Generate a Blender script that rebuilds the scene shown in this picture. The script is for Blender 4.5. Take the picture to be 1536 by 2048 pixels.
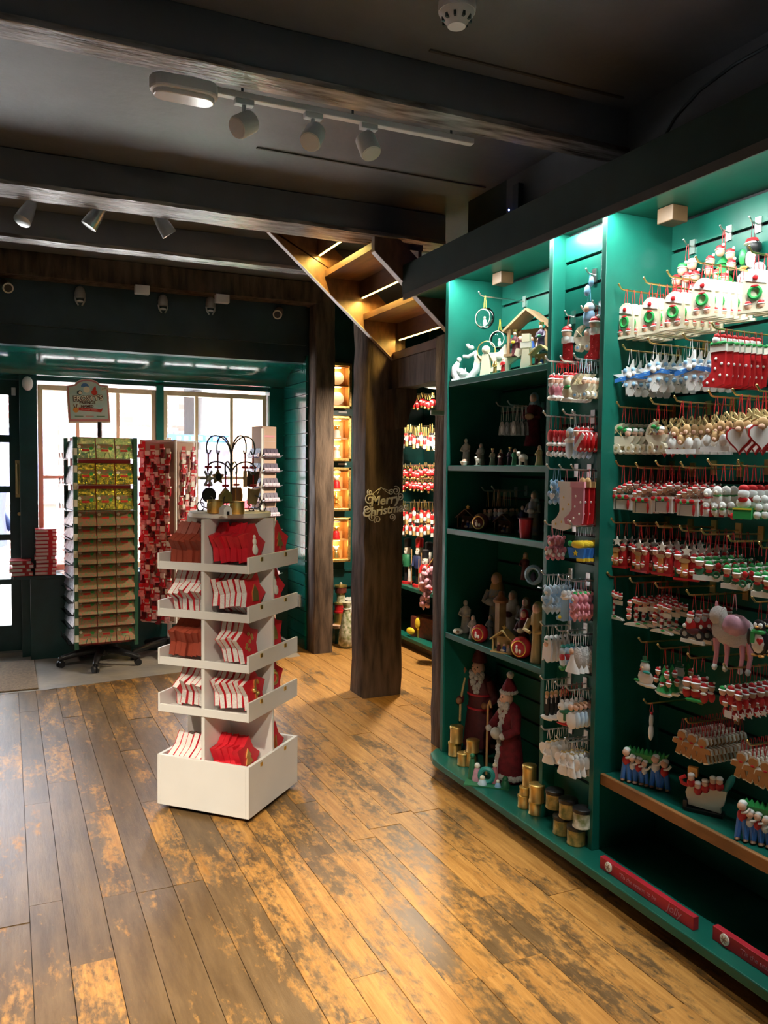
import bpy, bmesh, math, random
from math import sin, cos, pi, radians as R
from mathutils import Vector, Matrix
random.seed(7)
for o in list(bpy.data.objects): bpy.data.objects.remove(o)
scn = bpy.context.scene
C = scn.collection

# ---------------------------------------------------------------- camera
FPX = 1652.0
yaw, pitch, roll = R(24.518), R(-3.054), R(0.6)
fw = Vector((sin(yaw)*cos(pitch), cos(yaw)*cos(pitch), sin(pitch)))
rt = Vector((cos(yaw), -sin(yaw), 0)); up = rt.cross(fw)
rt, up = cos(roll)*rt + sin(roll)*up, -sin(roll)*rt + cos(roll)*up
EYE = Vector((0, 0, 1.5))
cam = bpy.data.objects.new('camera', bpy.data.cameras.new('camera')); C.objects.link(cam)
cam.data.sensor_fit = 'VERTICAL'; cam.data.sensor_height = 36; cam.data.lens = FPX*36/2048
cam.data.clip_start = .05; cam.data.clip_end = 200
M3 = Matrix((rt, up, -fw)).transposed()
cam.matrix_world = Matrix.Translation(EYE) @ M3.to_4x4()
scn.camera = cam
def P(x, y, X=None, Y=None, Z=None):
    """photo pixel (1536x2048) -> point on the plane X, Y or Z = const"""
    d = fw + (x-768)/FPX*rt - (y-1024)/FPX*up
    if X is not None: t = X/d.x
    elif Y is not None: t = Y/d.y
    else: t = (Z-1.5)/d.z
    return EYE + d*t

# ---------------------------------------------------------------- world, sun, exposure
w = bpy.data.worlds.new('world'); scn.world = w; w.use_nodes = True
bg = w.node_tree.nodes['Background']
bg.inputs[0].default_value = (.78, .88, 1, 1); bg.inputs[1].default_value = 13.0
def add_light(kind, name, loc, energy, col=(1, 1, 1), **k):
    l = bpy.data.lights.new(name, kind); l.energy = energy; l.color = col
    for a in ('size', 'size_y', 'shape', 'spot_size', 'spot_blend', 'shadow_soft_size', 'angle'):
        if a in k: setattr(l, a, k[a])
    o = bpy.data.objects.new(name, l); C.objects.link(o); o.location = loc
    if 'aim' in k: o.rotation_euler = (Vector(k['aim'])-Vector(loc)).to_track_quat('-Z', 'Y').to_euler()
    return o
add_light('SUN', 'sun', (0, -5, 10), 14.0, (1, .96, .9), angle=.01, aim=(1.2, -2.6, 2))
WARM = (1, .80, .56)
COOL = (.96, 1, .97)
# added ceiling spots out of view, filling light onto floor and white stand
FILL = (((-.7, .9), (-.15, 2.3, 0), 330, 60), ((.35, .25), (.7, 3.0, .3), 110, 44), ((.45, 1.3), (.75, 1.95, 0), 180, 47), ((-1.1, 2.8), (-.1, 4.3, 0), 280, 62))
for (x, y), aim, e, cone in FILL:
    add_light('SPOT', 'fill_spot', (x, y, 2.87), e, (1, .87, .69), spot_size=R(cone), spot_blend=.7, shadow_soft_size=.06, aim=aim)
# LED tape tucked behind the lip of the shelf fascia
for y0, y1 in ((.9, 2.39), (2.41, 2.70), (2.73, 3.52)):
    add_light('AREA', 'fascia_led', (1.926, (y0+y1)/2, 2.411), 8*(y1-y0), COOL, shape='RECTANGLE', size=y1-y0, size_y=.012,
              ).rotation_euler = (R(-10), 0, pi/2)
scn.view_settings.view_transform = 'Standard'; scn.view_settings.look = 'None'
scn.view_settings.gamma = 1; scn.view_settings.exposure = 1.1
scn.view_settings.use_curve_mapping = False

# ---------------------------------------------------------------- materials
MATS = {}
def mat(name, col=(.5, .5, .5), rough=.5, metal=0, emit=None, es=0, var=0, vs=8, stretch=(1, 1, 1), col2=None, bump=0, bs=40, coat=0, alpha=None, spec=.5, trans=0, obj=False):
    m = bpy.data.materials.new(name); m.use_nodes = True; MATS[name] = m
    n = m.node_tree.nodes; L = m.node_tree.links; b = n['Principled BSDF']
    b.inputs['Base Color'].default_value = (*col, 1); b.inputs['Roughness'].default_value = rough
    b.inputs['Metallic'].default_value = metal; b.inputs['Coat Weight'].default_value = coat
    b.inputs['Specular IOR Level'].default_value = spec
    if trans: b.inputs['Transmission Weight'].default_value = trans
    if emit: b.inputs['Emission Color'].default_value = (*emit, 1); b.inputs['Emission Strength'].default_value = es
    if var or col2 or bump:
        if obj:
            tc = n.new('ShaderNodeTexCoord'); src = tc.outputs['Object']
        else:
            g = n.new('ShaderNodeNewGeometry'); src = g.outputs['Position']
        mp = n.new('ShaderNodeMapping'); mp.inputs['Scale'].default_value = stretch; L.new(src, mp.inputs[0])
    if var or col2:
        nz = n.new('ShaderNodeTexNoise'); nz.inputs['Scale'].default_value = vs; nz.inputs['Detail'].default_value = 6
        L.new(mp.outputs[0], nz.inputs[0])
        cr = n.new('ShaderNodeValToRGB'); cr.color_ramp.elements[0].position = .35; cr.color_ramp.elements[1].position = .65
        a = col2 or tuple(c*(1-var) for c in col)
        cr.color_ramp.elements[0].color = (*a, 1)
        cr.color_ramp.elements[1].color = (*(col if col2 else tuple(min(1, c*(1+var)) for c in col)), 1)
        L.new(nz.outputs[0], cr.inputs[0]); L.new(cr.outputs[0], b.inputs['Base Color'])
    if bump:
        n2 = n.new('ShaderNodeTexNoise'); n2.inputs['Scale'].default_value = bs; n2.inputs['Detail'].default_value = 4; L.new(mp.outputs[0], n2.inputs[0])
        bm = n.new('ShaderNodeBump'); bm.inputs['Strength'].default_value = bump; bm.inputs['Distance'].default_value = .01
        L.new(n2.outputs[0], bm.inputs['Height']); L.new(bm.outputs[0], b.inputs['Normal'])
    return m
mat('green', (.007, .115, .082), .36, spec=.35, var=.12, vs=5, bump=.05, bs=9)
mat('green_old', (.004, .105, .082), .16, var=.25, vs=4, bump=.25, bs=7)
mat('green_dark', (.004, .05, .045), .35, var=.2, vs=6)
mat('fascia', (.008, .026, .022), .5, var=.2)
mat('soot', (.028, .05, .058), .3, var=.25, vs=3, bump=.1, bs=30)
mat('plaster', (.135, .14, .152), .5, var=.25, vs=1.3, bump=.2, bs=20)
mat('timber', (.14, .095, .065), .7, spec=.25, col2=(.045, .03, .021), vs=7, stretch=(3, 3, .5), bump=.5, bs=26)
mat('beam_wood', (.42, .39, .37), .24, col2=(.1, .085, .078), vs=9, stretch=(.5, 3, 3), bump=.55, bs=22)  # bare wood, lightened to carry the daylight glancing along beam undersides
mat('stair_wood', (.16, .075, .035), .4, col2=(.085, .04, .02), vs=9, stretch=(3, .5, 1.5))
mat('stair_edge', (.36, .27, .22), .45, var=.15, vs=20)
mat('raw_wood', (.42, .26, .13), .6, col2=(.28, .16, .08), vs=12)
mat('frame_wood', (.74, .66, .44), .5, col2=(.6, .5, .3), vs=10, stretch=(1, 1, .4))  # wood lightened: bleed from the bright panes put into its colour
mat('nosing', (.33, .15, .05), .45, var=.25, vs=20, stretch=(1, .3, 1))
mat('toe', (.085, .045, .018), .5, var=.3, vs=10)
mat('white', (.7, .69, .66), .42, var=.02, vs=6)
mat('white_plastic', (.75, .75, .74), .38)
mat('grey_lens', (.75, .75, .75), .15, spec=.8)
mat('chrome', (.8, .8, .8), .18, 1)
mat('steel', (.5, .5, .5), .3, 1)
mat('brass', (.72, .5, .2), .28, 1)
mat('gold_tin', (.72, .5, .17), .34, .85)
mat('gold_frame', (.62, .4, .13), .35, .8, var=.3, vs=60)
mat('gold', (.85, .62, .2), .3, .9)
mat('silver', (.72, .72, .7), .3, 1)
mat('wire_silver', (.85, .84, .78), .4)
mat('lip', (.075, .068, .058), .6)
mat('wire', (.11, .1, .09), .4, .8)
mat('pewter', (.5, .49, .45), .4, .55)
mat('blackp', (.012, .012, .014), .38)
mat('black', (.008, .008, .01), .5)
mat('stone', (.34, .29, .23), .42, col2=(.21, .2, .19), vs=3, bump=.3, bs=18)
mat('mat_fibre', (.2, .135, .08), .95, var=.25, vs=60, bump=.8, bs=200)
mat('red', (.56, .018, .022), .42, var=.1, vs=30)
mat('star_red', (.6, .012, .025), .5, var=.08, vs=30)
mat('star_brown', (.3, .05, .025), .5, var=.1, vs=20)
mat('star_side', (.68, .66, .62), .55, var=.12, vs=150)
mat('sign_red', (.5, .018, .035), .45, var=.12, vs=14)
mat('crimson', (.15, .007, .015), .8, var=.3, vs=40)
mat('maroon', (.09, .012, .016), .6, var=.2, vs=40)
mat('pink', (.8, .33, .38), .4)
mat('ppink', (.62, .33, .42), .3, var=.2, vs=30)
mat('rose', (.6, .22, .27), .4)
mat('cream', (.83, .76, .58), .38)
mat('ivory', (.86, .83, .74), .4)
mat('snow', (.88, .88, .86), .33)
mat('fur', (.8, .79, .77), .95, bump=1, bs=300)
mat('skin', (.78, .48, .34), .5)
mat('tan', (.5, .3, .13), .45)
mat('antler', (.55, .42, .18), .45)
mat('brown', (.27, .12, .05), .5)
mat('dbrown', (.09, .045, .025), .6)
mat('ginger', (.5, .24, .08), .55)
mat('orange', (.75, .33, .07), .4)
mat('yellow', (.85, .62, .04), .38)
mat('blue', (.05, .22, .68), .35)
mat('lblue', (.32, .58, .84), .38)
mat('pblue', (.58, .74, .86), .4)
mat('navy', (.02, .03, .1), .5)
mat('leaf', (.03, .34, .08), .42)
mat('dleaf', (.02, .16, .07), .5)
mat('teal', (.03, .3, .26), .4)
mat('purple', (.06, .035, .08), .45)
mat('lilac', (.5, .4, .5), .5)
mat('kraft', (.5, .34, .26), .7)
mat('cobalt', (.03, .1, .4), .4)
mat('stonefig', (.42, .4, .34), .55, var=.15, vs=40)
mat('bluedress', (.2, .28, .36), .5, col2=(.36, .3, .2), vs=45)
mat('olive', (.36, .24, .1), .6, col2=(.26, .15, .06), vs=30)
mat('warmwood', (.62, .33, .1), .5, col2=(.45, .22, .07), vs=6, stretch=(4, 4, .5))
mat('floral', (.72, .68, .54), .4, col2=(.2, .23, .08), vs=36)
mat('floral_gold', (.62, .42, .12), .35, .3, col2=(.16, .17, .05), vs=36)
mat('holo', (.75, .75, .6), .16, .85, col2=(.2, .45, .3), vs=50, bump=.6, bs=60)
mat('holo_gold', (.8, .6, .1), .16, .85, col2=(.12, .2, .1), vs=55, bump=.6, bs=60)
mat('foil', (.4, .43, .46), .3, .9, var=.3, vs=40, bump=.7, bs=45)
mat('cardprint', (.55, .17, .12), .4, col2=(.16, .3, .15), vs=70)
mat('cardprint2', (.42, .12, .09), .4, col2=(.13, .22, .11), vs=75)
mat('card_red', (.45, .03, .04), .5)
mat('stripgreen', (.02, .1, .06), .5)
mat('poly', (.72, .42, .45), .2, var=.3, vs=50)
mat('signblue', (.42, .68, .76), .5, col2=(.62, .76, .8), vs=12)
mat('led', (1, .8, .3), .5, emit=(1, .68, .15), es=9)
mat('led_disc', (1, .9, .7), .5, emit=(1, .72, .38), es=6)
mat('lamp_on', (1, 1, 1), .5, emit=(1, .9, .72), es=12)
mat('blue_led', (0, 0, 1), .5, emit=(.2, .3, 1), es=20)
mat('brick', (.55, .3, .24), .8, var=.2, vs=5)
mat('render_white', (.82, .8, .76), .8, var=.05)
mat('slate', (.3, .32, .36), .6, var=.2, vs=12)
mat('pinkbrick', (.6, .32, .18), .8, var=.2, vs=14, stretch=(1, 1, 4))
mat('blue_board', (.02, .1, .5), .5)
mat('shopfront', (.12, .11, .16), .4, var=.5, vs=1.5)
mat('paving', (.55, .52, .48), .8, var=.15, vs=3)
mat('wrap', (.17, .035, .02), .45, col2=(.09, .02, .015), vs=40)
mat('grey_fur', (.7, .66, .64), .9, bump=.6, bs=200)
# brick facade far away: brick pattern in the material
def brick_nodes(m, c1, c2, mortar, sc):
    n = m.node_tree.nodes; L = m.node_tree.links
    g = n.new('ShaderNodeNewGeometry'); sp = n.new('ShaderNodeSeparateXYZ'); cb = n.new('ShaderNodeCombineXYZ')
    L.new(g.outputs['Position'], sp.inputs[0]); L.new(sp.outputs[0], cb.inputs[0]); L.new(sp.outputs[2], cb.inputs[1])
    b = n.new('ShaderNodeTexBrick'); b.inputs['Scale'].default_value = sc
    b.inputs['Color1'].default_value = (*c1, 1); b.inputs['Color2'].default_value = (*c2, 1); b.inputs['Mortar'].default_value = (*mortar, 1)
    b.inputs['Mortar Size'].default_value = .03
    L.new(cb.outputs[0], b.inputs[0]); L.new(b.outputs[0], n['Principled BSDF'].inputs['Base Color'])
brick_nodes(MATS['brick'], (.13, .06, .045), (.2, .11, .09), (.26, .24, .22), 2.2)
# window glass: mostly clear with a mirror-like share
gm = bpy.data.materials.new('glass'); gm.use_nodes = True; MATS['glass'] = gm
n = gm.node_tree.nodes; L = gm.node_tree.links; n.remove(n['Principled BSDF'])
tr = n.new('ShaderNodeBsdfTransparent'); gl = n.new('ShaderNodeBsdfGlossy'); gl.inputs['Roughness'].default_value = .03
mx = n.new('ShaderNodeMixShader'); fr = n.new('ShaderNodeFresnel'); fr.inputs[0].default_value = 1.3
L.new(fr.outputs[0], mx.inputs[0]); L.new(tr.outputs[0], mx.inputs[1]); L.new(gl.outputs[0], mx.inputs[2]); L.new(mx.outputs[0], n['Material Output'].inputs[0])
# worn floor boards: orange raw wood under a patchy grey-brown finish
fm = bpy.data.materials.new('floor_board'); fm.use_nodes = True; MATS['floor_board'] = fm
n = fm.node_tree.nodes; L = fm.node_tree.links; b = n['Principled BSDF']
g = n.new('ShaderNodeNewGeometry'); oi = n.new('ShaderNodeObjectInfo')
vm = n.new('ShaderNodeVectorMath'); vm.operation = 'MULTIPLY_ADD'
L.new(oi.outputs['Random'], vm.inputs[0]); vm.inputs[1].default_value = (37, 53, 11); L.new(g.outputs['Position'], vm.inputs[2])
def noise(scale, st, det=6, rough=.6):
    mp = n.new('ShaderNodeMapping'); mp.inputs['Scale'].default_value = st; L.new(vm.outputs[0], mp.inputs[0])
    z = n.new('ShaderNodeTexNoise'); z.inputs['Scale'].default_value = scale; z.inputs['Detail'].default_value = det; z.inputs['Roughness'].default_value = rough
    L.new(mp.outputs[0], z.inputs[0]); return z.outputs[0]
def math_(op, a, b_):
    m = n.new('ShaderNodeMath'); m.operation = op
    for i, v in enumerate((a, b_)):
        if isinstance(v, (int, float)): m.inputs[i].default_value = v
        else: L.new(v, m.inputs[i])
    return m.outputs[0]
def ramp(src, p0, c0, p1, c1):
    r = n.new('ShaderNodeValToRGB'); r.color_ramp.elements[0].position = p0; r.color_ramp.elements[1].position = p1
    r.color_ramp.elements[0].color = (*c0, 1); r.color_ramp.elements[1].color = (*c1, 1); L.new(src, r.inputs[0]); return r.outputs[0]
grain = noise(16, (3, .22, 1), 8, .7)
rawc = ramp(grain, .35, (.3, .135, .03), .66, (.5, .26, .07))
patch = noise(4.6, (1.7, .5, 1), 12, .76)
fine = noise(34, (1.6, .8, 1), 4, .6)
sp = n.new('ShaderNodeSeparateXYZ'); L.new(g.outputs['Position'], sp.inputs[0])
# wear: shelf side golden, door side trodden; gold strengthened for warm light by the shelving
bias = math_('MULTIPLY', math_('SUBTRACT', sp.outputs[0], 1.0), .09)
mask = math_('ADD', math_('ADD', patch, math_('MULTIPLY', math_('SUBTRACT', fine, .5), .34)), math_('ADD', bias, math_('MULTIPLY', math_('SUBTRACT', oi.outputs['Random'], .5), .12)))
mk = ramp(mask, .46, (0, 0, 0), .58, (1, 1, 1))
darkc = ramp(noise(9, (2, .3, 1), 6, .7), .35, (.085, .05, .022), .7, (.17, .105, .048))
mixc = n.new('ShaderNodeMix'); mixc.data_type = 'RGBA'
L.new(mk, mixc.inputs[0]); L.new(darkc, mixc.inputs[6]); L.new(rawc, mixc.inputs[7]); L.new(mixc.outputs[2], b.inputs['Base Color'])
rr = n.new('ShaderNodeMapRange'); L.new(mk, rr.inputs[0]); rr.inputs[3].default_value = .34; rr.inputs[4].default_value = .45; b.inputs['Specular IOR Level'].default_value = .32; L.new(rr.outputs[0], b.inputs['Roughness'])
bm = n.new('ShaderNodeBump'); bm.inputs['Strength'].default_value = .25; bm.inputs['Distance'].default_value = .004
L.new(math_('ADD', grain, patch), bm.inputs['Height']); L.new(bm.outputs[0], b.inputs['Normal'])

# ---------------------------------------------------------------- mesh kit
class MB:
    def __init__(s): s.v = []; s.f = []; s.sm = []
    def add(s, vs, fs, smooth=False):
        b = len(s.v); s.v += [tuple(v) for v in vs]; s.f += [tuple(i+b for i in f) for f in fs]; s.sm += [smooth]*len(fs); return s
    def box(s, x0, x1, y0, y1, z0, z1, M=None):
        v = [Vector((x, y, z)) for z in (z0, z1) for y in (y0, y1) for x in (x0, x1)]
        if M: v = [M @ a for a in v]
        return s.add(v, [(0, 2, 3, 1), (4, 5, 7, 6), (0, 1, 5, 4), (2, 6, 7, 3), (0, 4, 6, 2), (1, 3, 7, 5)])
    def cbox(s, c, d, M=None): return s.box(c[0]-d[0]/2, c[0]+d[0]/2, c[1]-d[1]/2, c[1]+d[1]/2, c[2]-d[2]/2, c[2]+d[2]/2, M)
    def ball(s, c, r, n=10, m=6, M=None):
        if not hasattr(r, '__len__'): r = (r, r, r)
        v = [Vector((0, 0, 1))]
        for i in range(1, m):
            a = pi*i/m
            for j in range(n): t = 2*pi*j/n; v.append(Vector((sin(a)*cos(t), sin(a)*sin(t), cos(a))))
        v.append(Vector((0, 0, -1)))
        v = [Vector((a.x*r[0], a.y*r[1], a.z*r[2])) for a in v]
        if M: v = [M @ a for a in v]
        v = [a+Vector(c) for a in v]
        f = [(0, 1+j, 1+(j+1) % n) for j in range(n)]
        for i in range(m-2):
            for j in range(n): p = 1+i*n+j; q = 1+i*n+(j+1) % n; f.append((p, p+n, q+n, q))
        k = len(v)-1; f += [(k, k-n+(j+1) % n, k-n+j) for j in range(n)]
        return s.add(v, f, True)
    def lathe(s, prof, n=14, c=(0, 0, 0), M=None, sx=1, sy=1):
        v = []; f = []
        for r, z in prof:
            for j in range(n): t = 2*pi*j/n; v.append(Vector((r*cos(t)*sx, r*sin(t)*sy, z)))
        for i in range(len(prof)-1):
            for j in range(n): a = i*n+j; b_ = i*n+(j+1) % n; f.append((a, b_, b_+n, a+n))
        f.append(tuple(range(n-1, -1, -1))); k = (len(prof)-1)*n; f.append(tuple(range(k, k+n)))
        if M: v = [M @ a for a in v]
        return s.add([a+Vector(c) for a in v], f, True)
    def tube(s, pts, r, n=6, closed=False):
        pts = [Vector(p) for p in pts]; v = []; f = []; N = len(pts)
        rs = r if hasattr(r, '__len__') else [r]*N
        ref = None
        for i, p in enumerate(pts):
            if closed: t = pts[(i+1) % N]-pts[i-1]
            else: t = (pts[min(i+1, N-1)]-pts[max(i-1, 0)])
            t.normalize()
            if ref is None: ref = Vector((0, 0, 1)) if abs(t.z) < .9 else Vector((1, 0, 0))
            a = t.cross(ref)
            if a.length < 1e-4: a = t.orthogonal()
            a.normalize(); b_ = t.cross(a); ref = -b_ if False else a.cross(t)
            for j in range(n): q = 2*pi*j/n; v.append(p+rs[i]*(cos(q)*a+sin(q)*b_))
        for i in range(N if closed else N-1):
            for j in range(n): f.append((i*n+j, i*n+(j+1) % n, ((i+1) % N)*n+(j+1) % n, ((i+1) % N)*n+j))
        if not closed: f.append(tuple(range(n-1, -1, -1))); f.append(tuple(range((N-1)*n, N*n)))
        return s.add(v, f, True)
    def cyl(s, a, b_, r0, r1=None, n=12): return s.tube([a, b_], [r0, r0 if r1 is None else r1], n)
    def prism(s, poly, y0, y1, M=None):
        """polygon in (x,z), extruded along y"""
        k = len(poly); v = [Vector((x, y0, z)) for x, z in poly]+[Vector((x, y1, z)) for x, z in poly]
        if M: v = [M @ a for a in v]
        f = [tuple(range(k)), tuple(range(2*k-1, k-1, -1))]+[(i, i+k, (i+1) % k+k, (i+1) % k) for i in range(k)]
        return s.add(v, f)
    def disc(s, c, r, y0, y1, n=14, a0=0, a1=2*pi, rz=None):
        k = n if a1-a0 > 6.2 else n+1
        return s.prism([(c[0]+r*cos(a0+(a1-a0)*i/n), c[1]+(rz or r)*sin(a0+(a1-a0)*i/n)) for i in range(k)], y0, y1)
    def ring(s, c, r, t, n=14, axis='y'):
        p = []
        for i in range(n):
            a = 2*pi*i/n
            d = {'y': (cos(a), 0, sin(a)), 'z': (cos(a), sin(a), 0), 'x': (0, cos(a), sin(a))}[axis]
            p.append(Vector(c)+r*Vector(d))
        return s.tube(p, t, 6, True)
    def mesh(s, name, m):
        name = name.split('#')[0]
        me = bpy.data.meshes.new(name); me.from_pydata(s.v, [], s.f); me.materials.append(MATS[m])
        me.polygons.foreach_set('use_smooth', s.sm)
        if any(s.sm): me.set_sharp_from_angle(angle=R(48))
        me.update()
        b_ = bmesh.new(); b_.from_mesh(me); bmesh.ops.recalc_face_normals(b_, faces=b_.faces[:]); b_.to_mesh(me); b_.free()
        return me
    def build(s, name, m, parent=None, loc=None, rot=None):
        return link(name, s.mesh(name, m), parent, loc, rot)
def link(name, me, parent=None, loc=None, rot=None, scale=None):
    o = bpy.data.objects.new(name, me); C.objects.link(o)
    if parent: o.parent = parent
    if loc is not None: o.location = loc
    if rot is not None: o.rotation_euler = rot if hasattr(rot, '__len__') else (0, 0, rot)
    if scale is not None: o.scale = scale
    return o
def tag(o, label, cat, group=None):
    o['label'] = label; o['category'] = cat
    if group: o['group'] = group
    return o
def thing(name, label, cat, loc=(0, 0, 0), rot=0, group=None, scale=None):
    return tag(link(name, None, None, loc, rot, scale), label, cat, group)
def struct(o): o['kind'] = 'structure'; return o
def BX(x0, x1, y0, y1, z0, z1): return MB().box(x0, x1, y0, y1, z0, z1)
def bevel(o, wd=.003, seg=2):
    m = o.modifiers.new('bevel', 'BEVEL'); m.width = wd; m.segments = seg; m.limit_method = 'ANGLE'; return o
TXT = {}
def text(name, s, size, m, parent, loc, rot, ext=.0008, shear=0, align='CENTER', off=0):
    key = (s, size, ext, shear, m, off)
    if key not in TXT:
        cu = bpy.data.curves.new('t', 'FONT'); cu.body = s; cu.size = size; cu.extrude = ext; cu.shear = shear; cu.align_x = align; cu.offset = off; cu.align_y = 'CENTER'; cu.resolution_u = 2
        t = bpy.data.objects.new('t', cu); C.objects.link(t)
        me = bpy.data.meshes.new_from_object(t.evaluated_get(bpy.context.evaluated_depsgraph_get()))
        bpy.data.objects.remove(t); me.materials.clear(); me.materials.append(MATS[m]); me.name = name; TXT[key] = me
    return link(name, TXT[key], parent, loc, rot)
ORD = ['first', 'second', 'third', 'fourth', 'fifth', 'sixth', 'seventh', 'eighth', 'ninth', 'tenth', 'eleventh', 'twelfth', 'thirteenth']
def copy_tree(o, parent=None):
    c = o.copy(); C.objects.link(c); c.parent = parent
    for ch in o.children: copy_tree(ch, c)
    return c
def hewn(x0, x1, y0, y1, z0, z1, axis, j=.006, seg=14):
    """a rough-hewn timber: box cut into rings along its axis, each ring a little off"""
    m = MB(); lo = Vector((x0, y0, z0)); hi = Vector((x1, y1, z1)); a, b_ = [i for i in range(3) if i != axis]; N = 12
    base = [(0, .04), (.04, 0), (.5, 0), (.96, 0), (1, .04), (1, .5), (1, .96), (.96, 1), (.5, 1), (.04, 1), (0, .96), (0, .5)]
    for i in range(seg+1):
        t = i/seg; oa = random.uniform(-j, j); ob = random.uniform(-j, j)
        for u, v in base:
            p = Vector((0, 0, 0)); p[axis] = lo[axis]+(hi[axis]-lo[axis])*t
            p[a] = lo[a]+(hi[a]-lo[a])*u+oa*.6+random.uniform(-j, j)*.4; p[b_] = lo[b_]+(hi[b_]-lo[b_])*v+ob*.6+random.uniform(-j, j)*.4
            m.v.append(tuple(p))
    for i in range(seg):
        for k in range(N): m.f.append((i*N+k, i*N+(k+1) % N, (i+1)*N+(k+1) % N, (i+1)*N+k)); m.sm.append(True)
    m.f += [tuple(range(N)), tuple(range(seg*N, seg*N+N))]; m.sm += [False, False]
    return m

# ================================================================ THE SETTING
# ---- floor: sub-floor, boards, stone strip by the window, door mat
XL, XR = -2.3, 4.6
fl = struct(BX(XL, XR, -2, 7.2, -.06, -.018).build('floor', 'toe'))
ub = MB().box(0, 1, 0, 1, -.018, 0)
um = ub.mesh('floor_plank', 'floor_board')
xs = [.049, .154, .281, .395, .521, .63, .773]
while xs[-1] < 3.4: xs.append(xs[-1]+random.choice((.1, .115, .125, .135, .145)))
xs[-1] = 3.4
while xs[0] > XL: xs.insert(0, xs[0]-random.choice((.11, .125, .135)))
def stone_edge(x): return 5.87+max(0, x-.2)*.165 if x < 2.0 else 6.17
for i in range(len(xs)-1):
    x0, x1 = xs[i]+.0012, xs[i+1]-.0012
    yend = stone_edge((x0+x1)/2) if x1 < 2.2 else 6.85
    y = -.6-random.uniform(0, .9)
    while y < yend:
        ln = random.uniform(.7, 1.75); y2 = min(y+ln, yend)
        if yend-y2 < .3: y2 = yend
        if y2 > .9:
            link('floor_plank', um, fl, (x0, y+.001, random.uniform(-.0012, .0012)), (0, random.uniform(-.004, .004), 0), (x1-x0, y2-y-.002, 1))
        y = y2
struct(MB().prism([(XL, 5.87), (.2, 5.87), (2.1, 6.17), (2.2, 7.1), (XL, 7.1)], 0, .02, Matrix(((1, 0, 0, 0), (0, 0, 1, 0), (0, -1, 0, .001), (0, 0, 0, 1)))).build('stone_slab', 'stone', fl))
tag(bevel(BX(-.75, .17, 5.90, 6.78, .002, .012).build('door_mat', 'mat_fibre'), .004), 'brown coir door mat lying inside the glazed door', 'door mat')
# ---- ceiling, side walls
ce = struct(BX(XL, XR, -2, 7.2, 2.95, 3.05).build('ceiling', 'plaster'))
struct(BX(XL-.1, XL, -2, 7.2, 0, 2.95).build('wall_left', 'plaster'))
struct(BX(XL, XR, -2.1, -2, 0, 2.95).build('wall_rear', 'plaster'))
struct(BX(2.30, 2.40, -2, 3.60, 0, 2.95).build('wall_right', 'plaster'))
struct(BX(2.30, 2.40, 3.60, 3.98, 2.45, 2.95).build('wall_right_upper', 'fascia'))
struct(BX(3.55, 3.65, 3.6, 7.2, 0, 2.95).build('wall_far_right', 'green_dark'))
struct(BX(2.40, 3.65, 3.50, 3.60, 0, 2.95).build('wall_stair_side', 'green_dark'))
# faint ceiling board joints
for y, x0, x1 in ((3.74, 1.05, 2.26), (2.62, 1.35, 2.2)):
    BX(x0, x1, y-.006, y+.006, 2.944, 2.95).build('joint_strip', 'lip', ce)
# ---- beams
def beam(x0, x1, y0, y1, z0, z1, lab, m='plaster', axis=0, j=.004, seg=26, under='beam_wood'):
    o = tag(hewn(x0, x1, y0, y1, z0+.012, z1, axis, j, seg).build('ceiling_beam', m), lab, 'beam')
    hewn(x0, x1, y0-.006, y1+.006, z0, z0+.022, axis, .0022, 40).build('underside_plank', under, o)  # default wood is paler than the faces: daylight put in its colour
    return o
beam(XL, 2.3, 2.70, 2.81, 2.78, 2.95, 'weathered timber ceiling beam running beside the white lighting track')
beam(XL, 2.3, 4.235, 4.44, 2.78, 2.95, 'weathered timber ceiling beam at the head of the stairs')
beam(XL, 2.24, 5.20, 5.31, 2.78, 2.95, 'narrow weathered ceiling beam between the stairs and the window beam')
beam(XL, 2.30, 6.2, 6.42, 2.785, 2.95, 'dark timber beam over the window bulkhead, carrying spotlights', 'timber', under='timber')
# cable run over the right wall
tag(MB().tube([P(1536, 92, X=2.296), P(1470, 128, X=2.296), P(1400, 180, X=2.296), P(1350, 235, X=2.296), P(1330, 272, X=2.296)], .006).build('cable', 'soot'), 'dark cable curving down the wall above the shelf fascia', 'cable')

# ---- window wall
struct(BX(XL, 2.3, 6.40, 6.52, 2.34, 2.80).build('bulkhead', 'soot'))
struct(BX(XL, 2.2, 6.36, 6.40, 2.475, 2.80).build('trim_1', 'soot'))
# glossy rounded green lintel
lint = MB(); pr = []
for i in range(9): a = pi/2*i/8; pr.append((6.52+.38*sin(a)*1.0, 2.345-.16*(1-cos(a))))
pr += [(6.98, 2.175), (6.98, 2.5), (6.52, 2.5)]
lint.add([(x, y, z) for x in (XL, 2.2) for y, z in pr], [tuple(range(12)), tuple(range(23, 11, -1))]+[(i, (i+1) % 12, (i+1) % 12+12, i+12) for i in range(12)], True)
struct(lint.build('lintel', 'green_old'))
ww = struct(BX(XL, 2.3, 7.0, 7.12, 2.15, 2.95).build('wall_window', 'green_dark'))
struct(BX(.09, .215, 6.94, 7.10, 0, 2.2).build('window_post', 'green_dark', ww))
struct(BX(2.075, 2.30, 6.96, 7.10, 0, 2.2).build('window_post', 'green_old', ww))
struct(BX(.15, 2.2, 6.82, 7.12, 0, .63).build('wall_under_window', 'green_dark'))
struct(bevel(BX(.03, 2.2, 6.79, 7.14, .625, .652).build('window_ledge', 'green_dark')))
struct(BX(XL, -.98, 6.98, 7.1, 0, 2.2).build('wall_door_side', 'green_dark'))
struct(BX(XL, .12, 7.0, 7.2, 0, .03).build('threshold', 'stone'))
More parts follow.
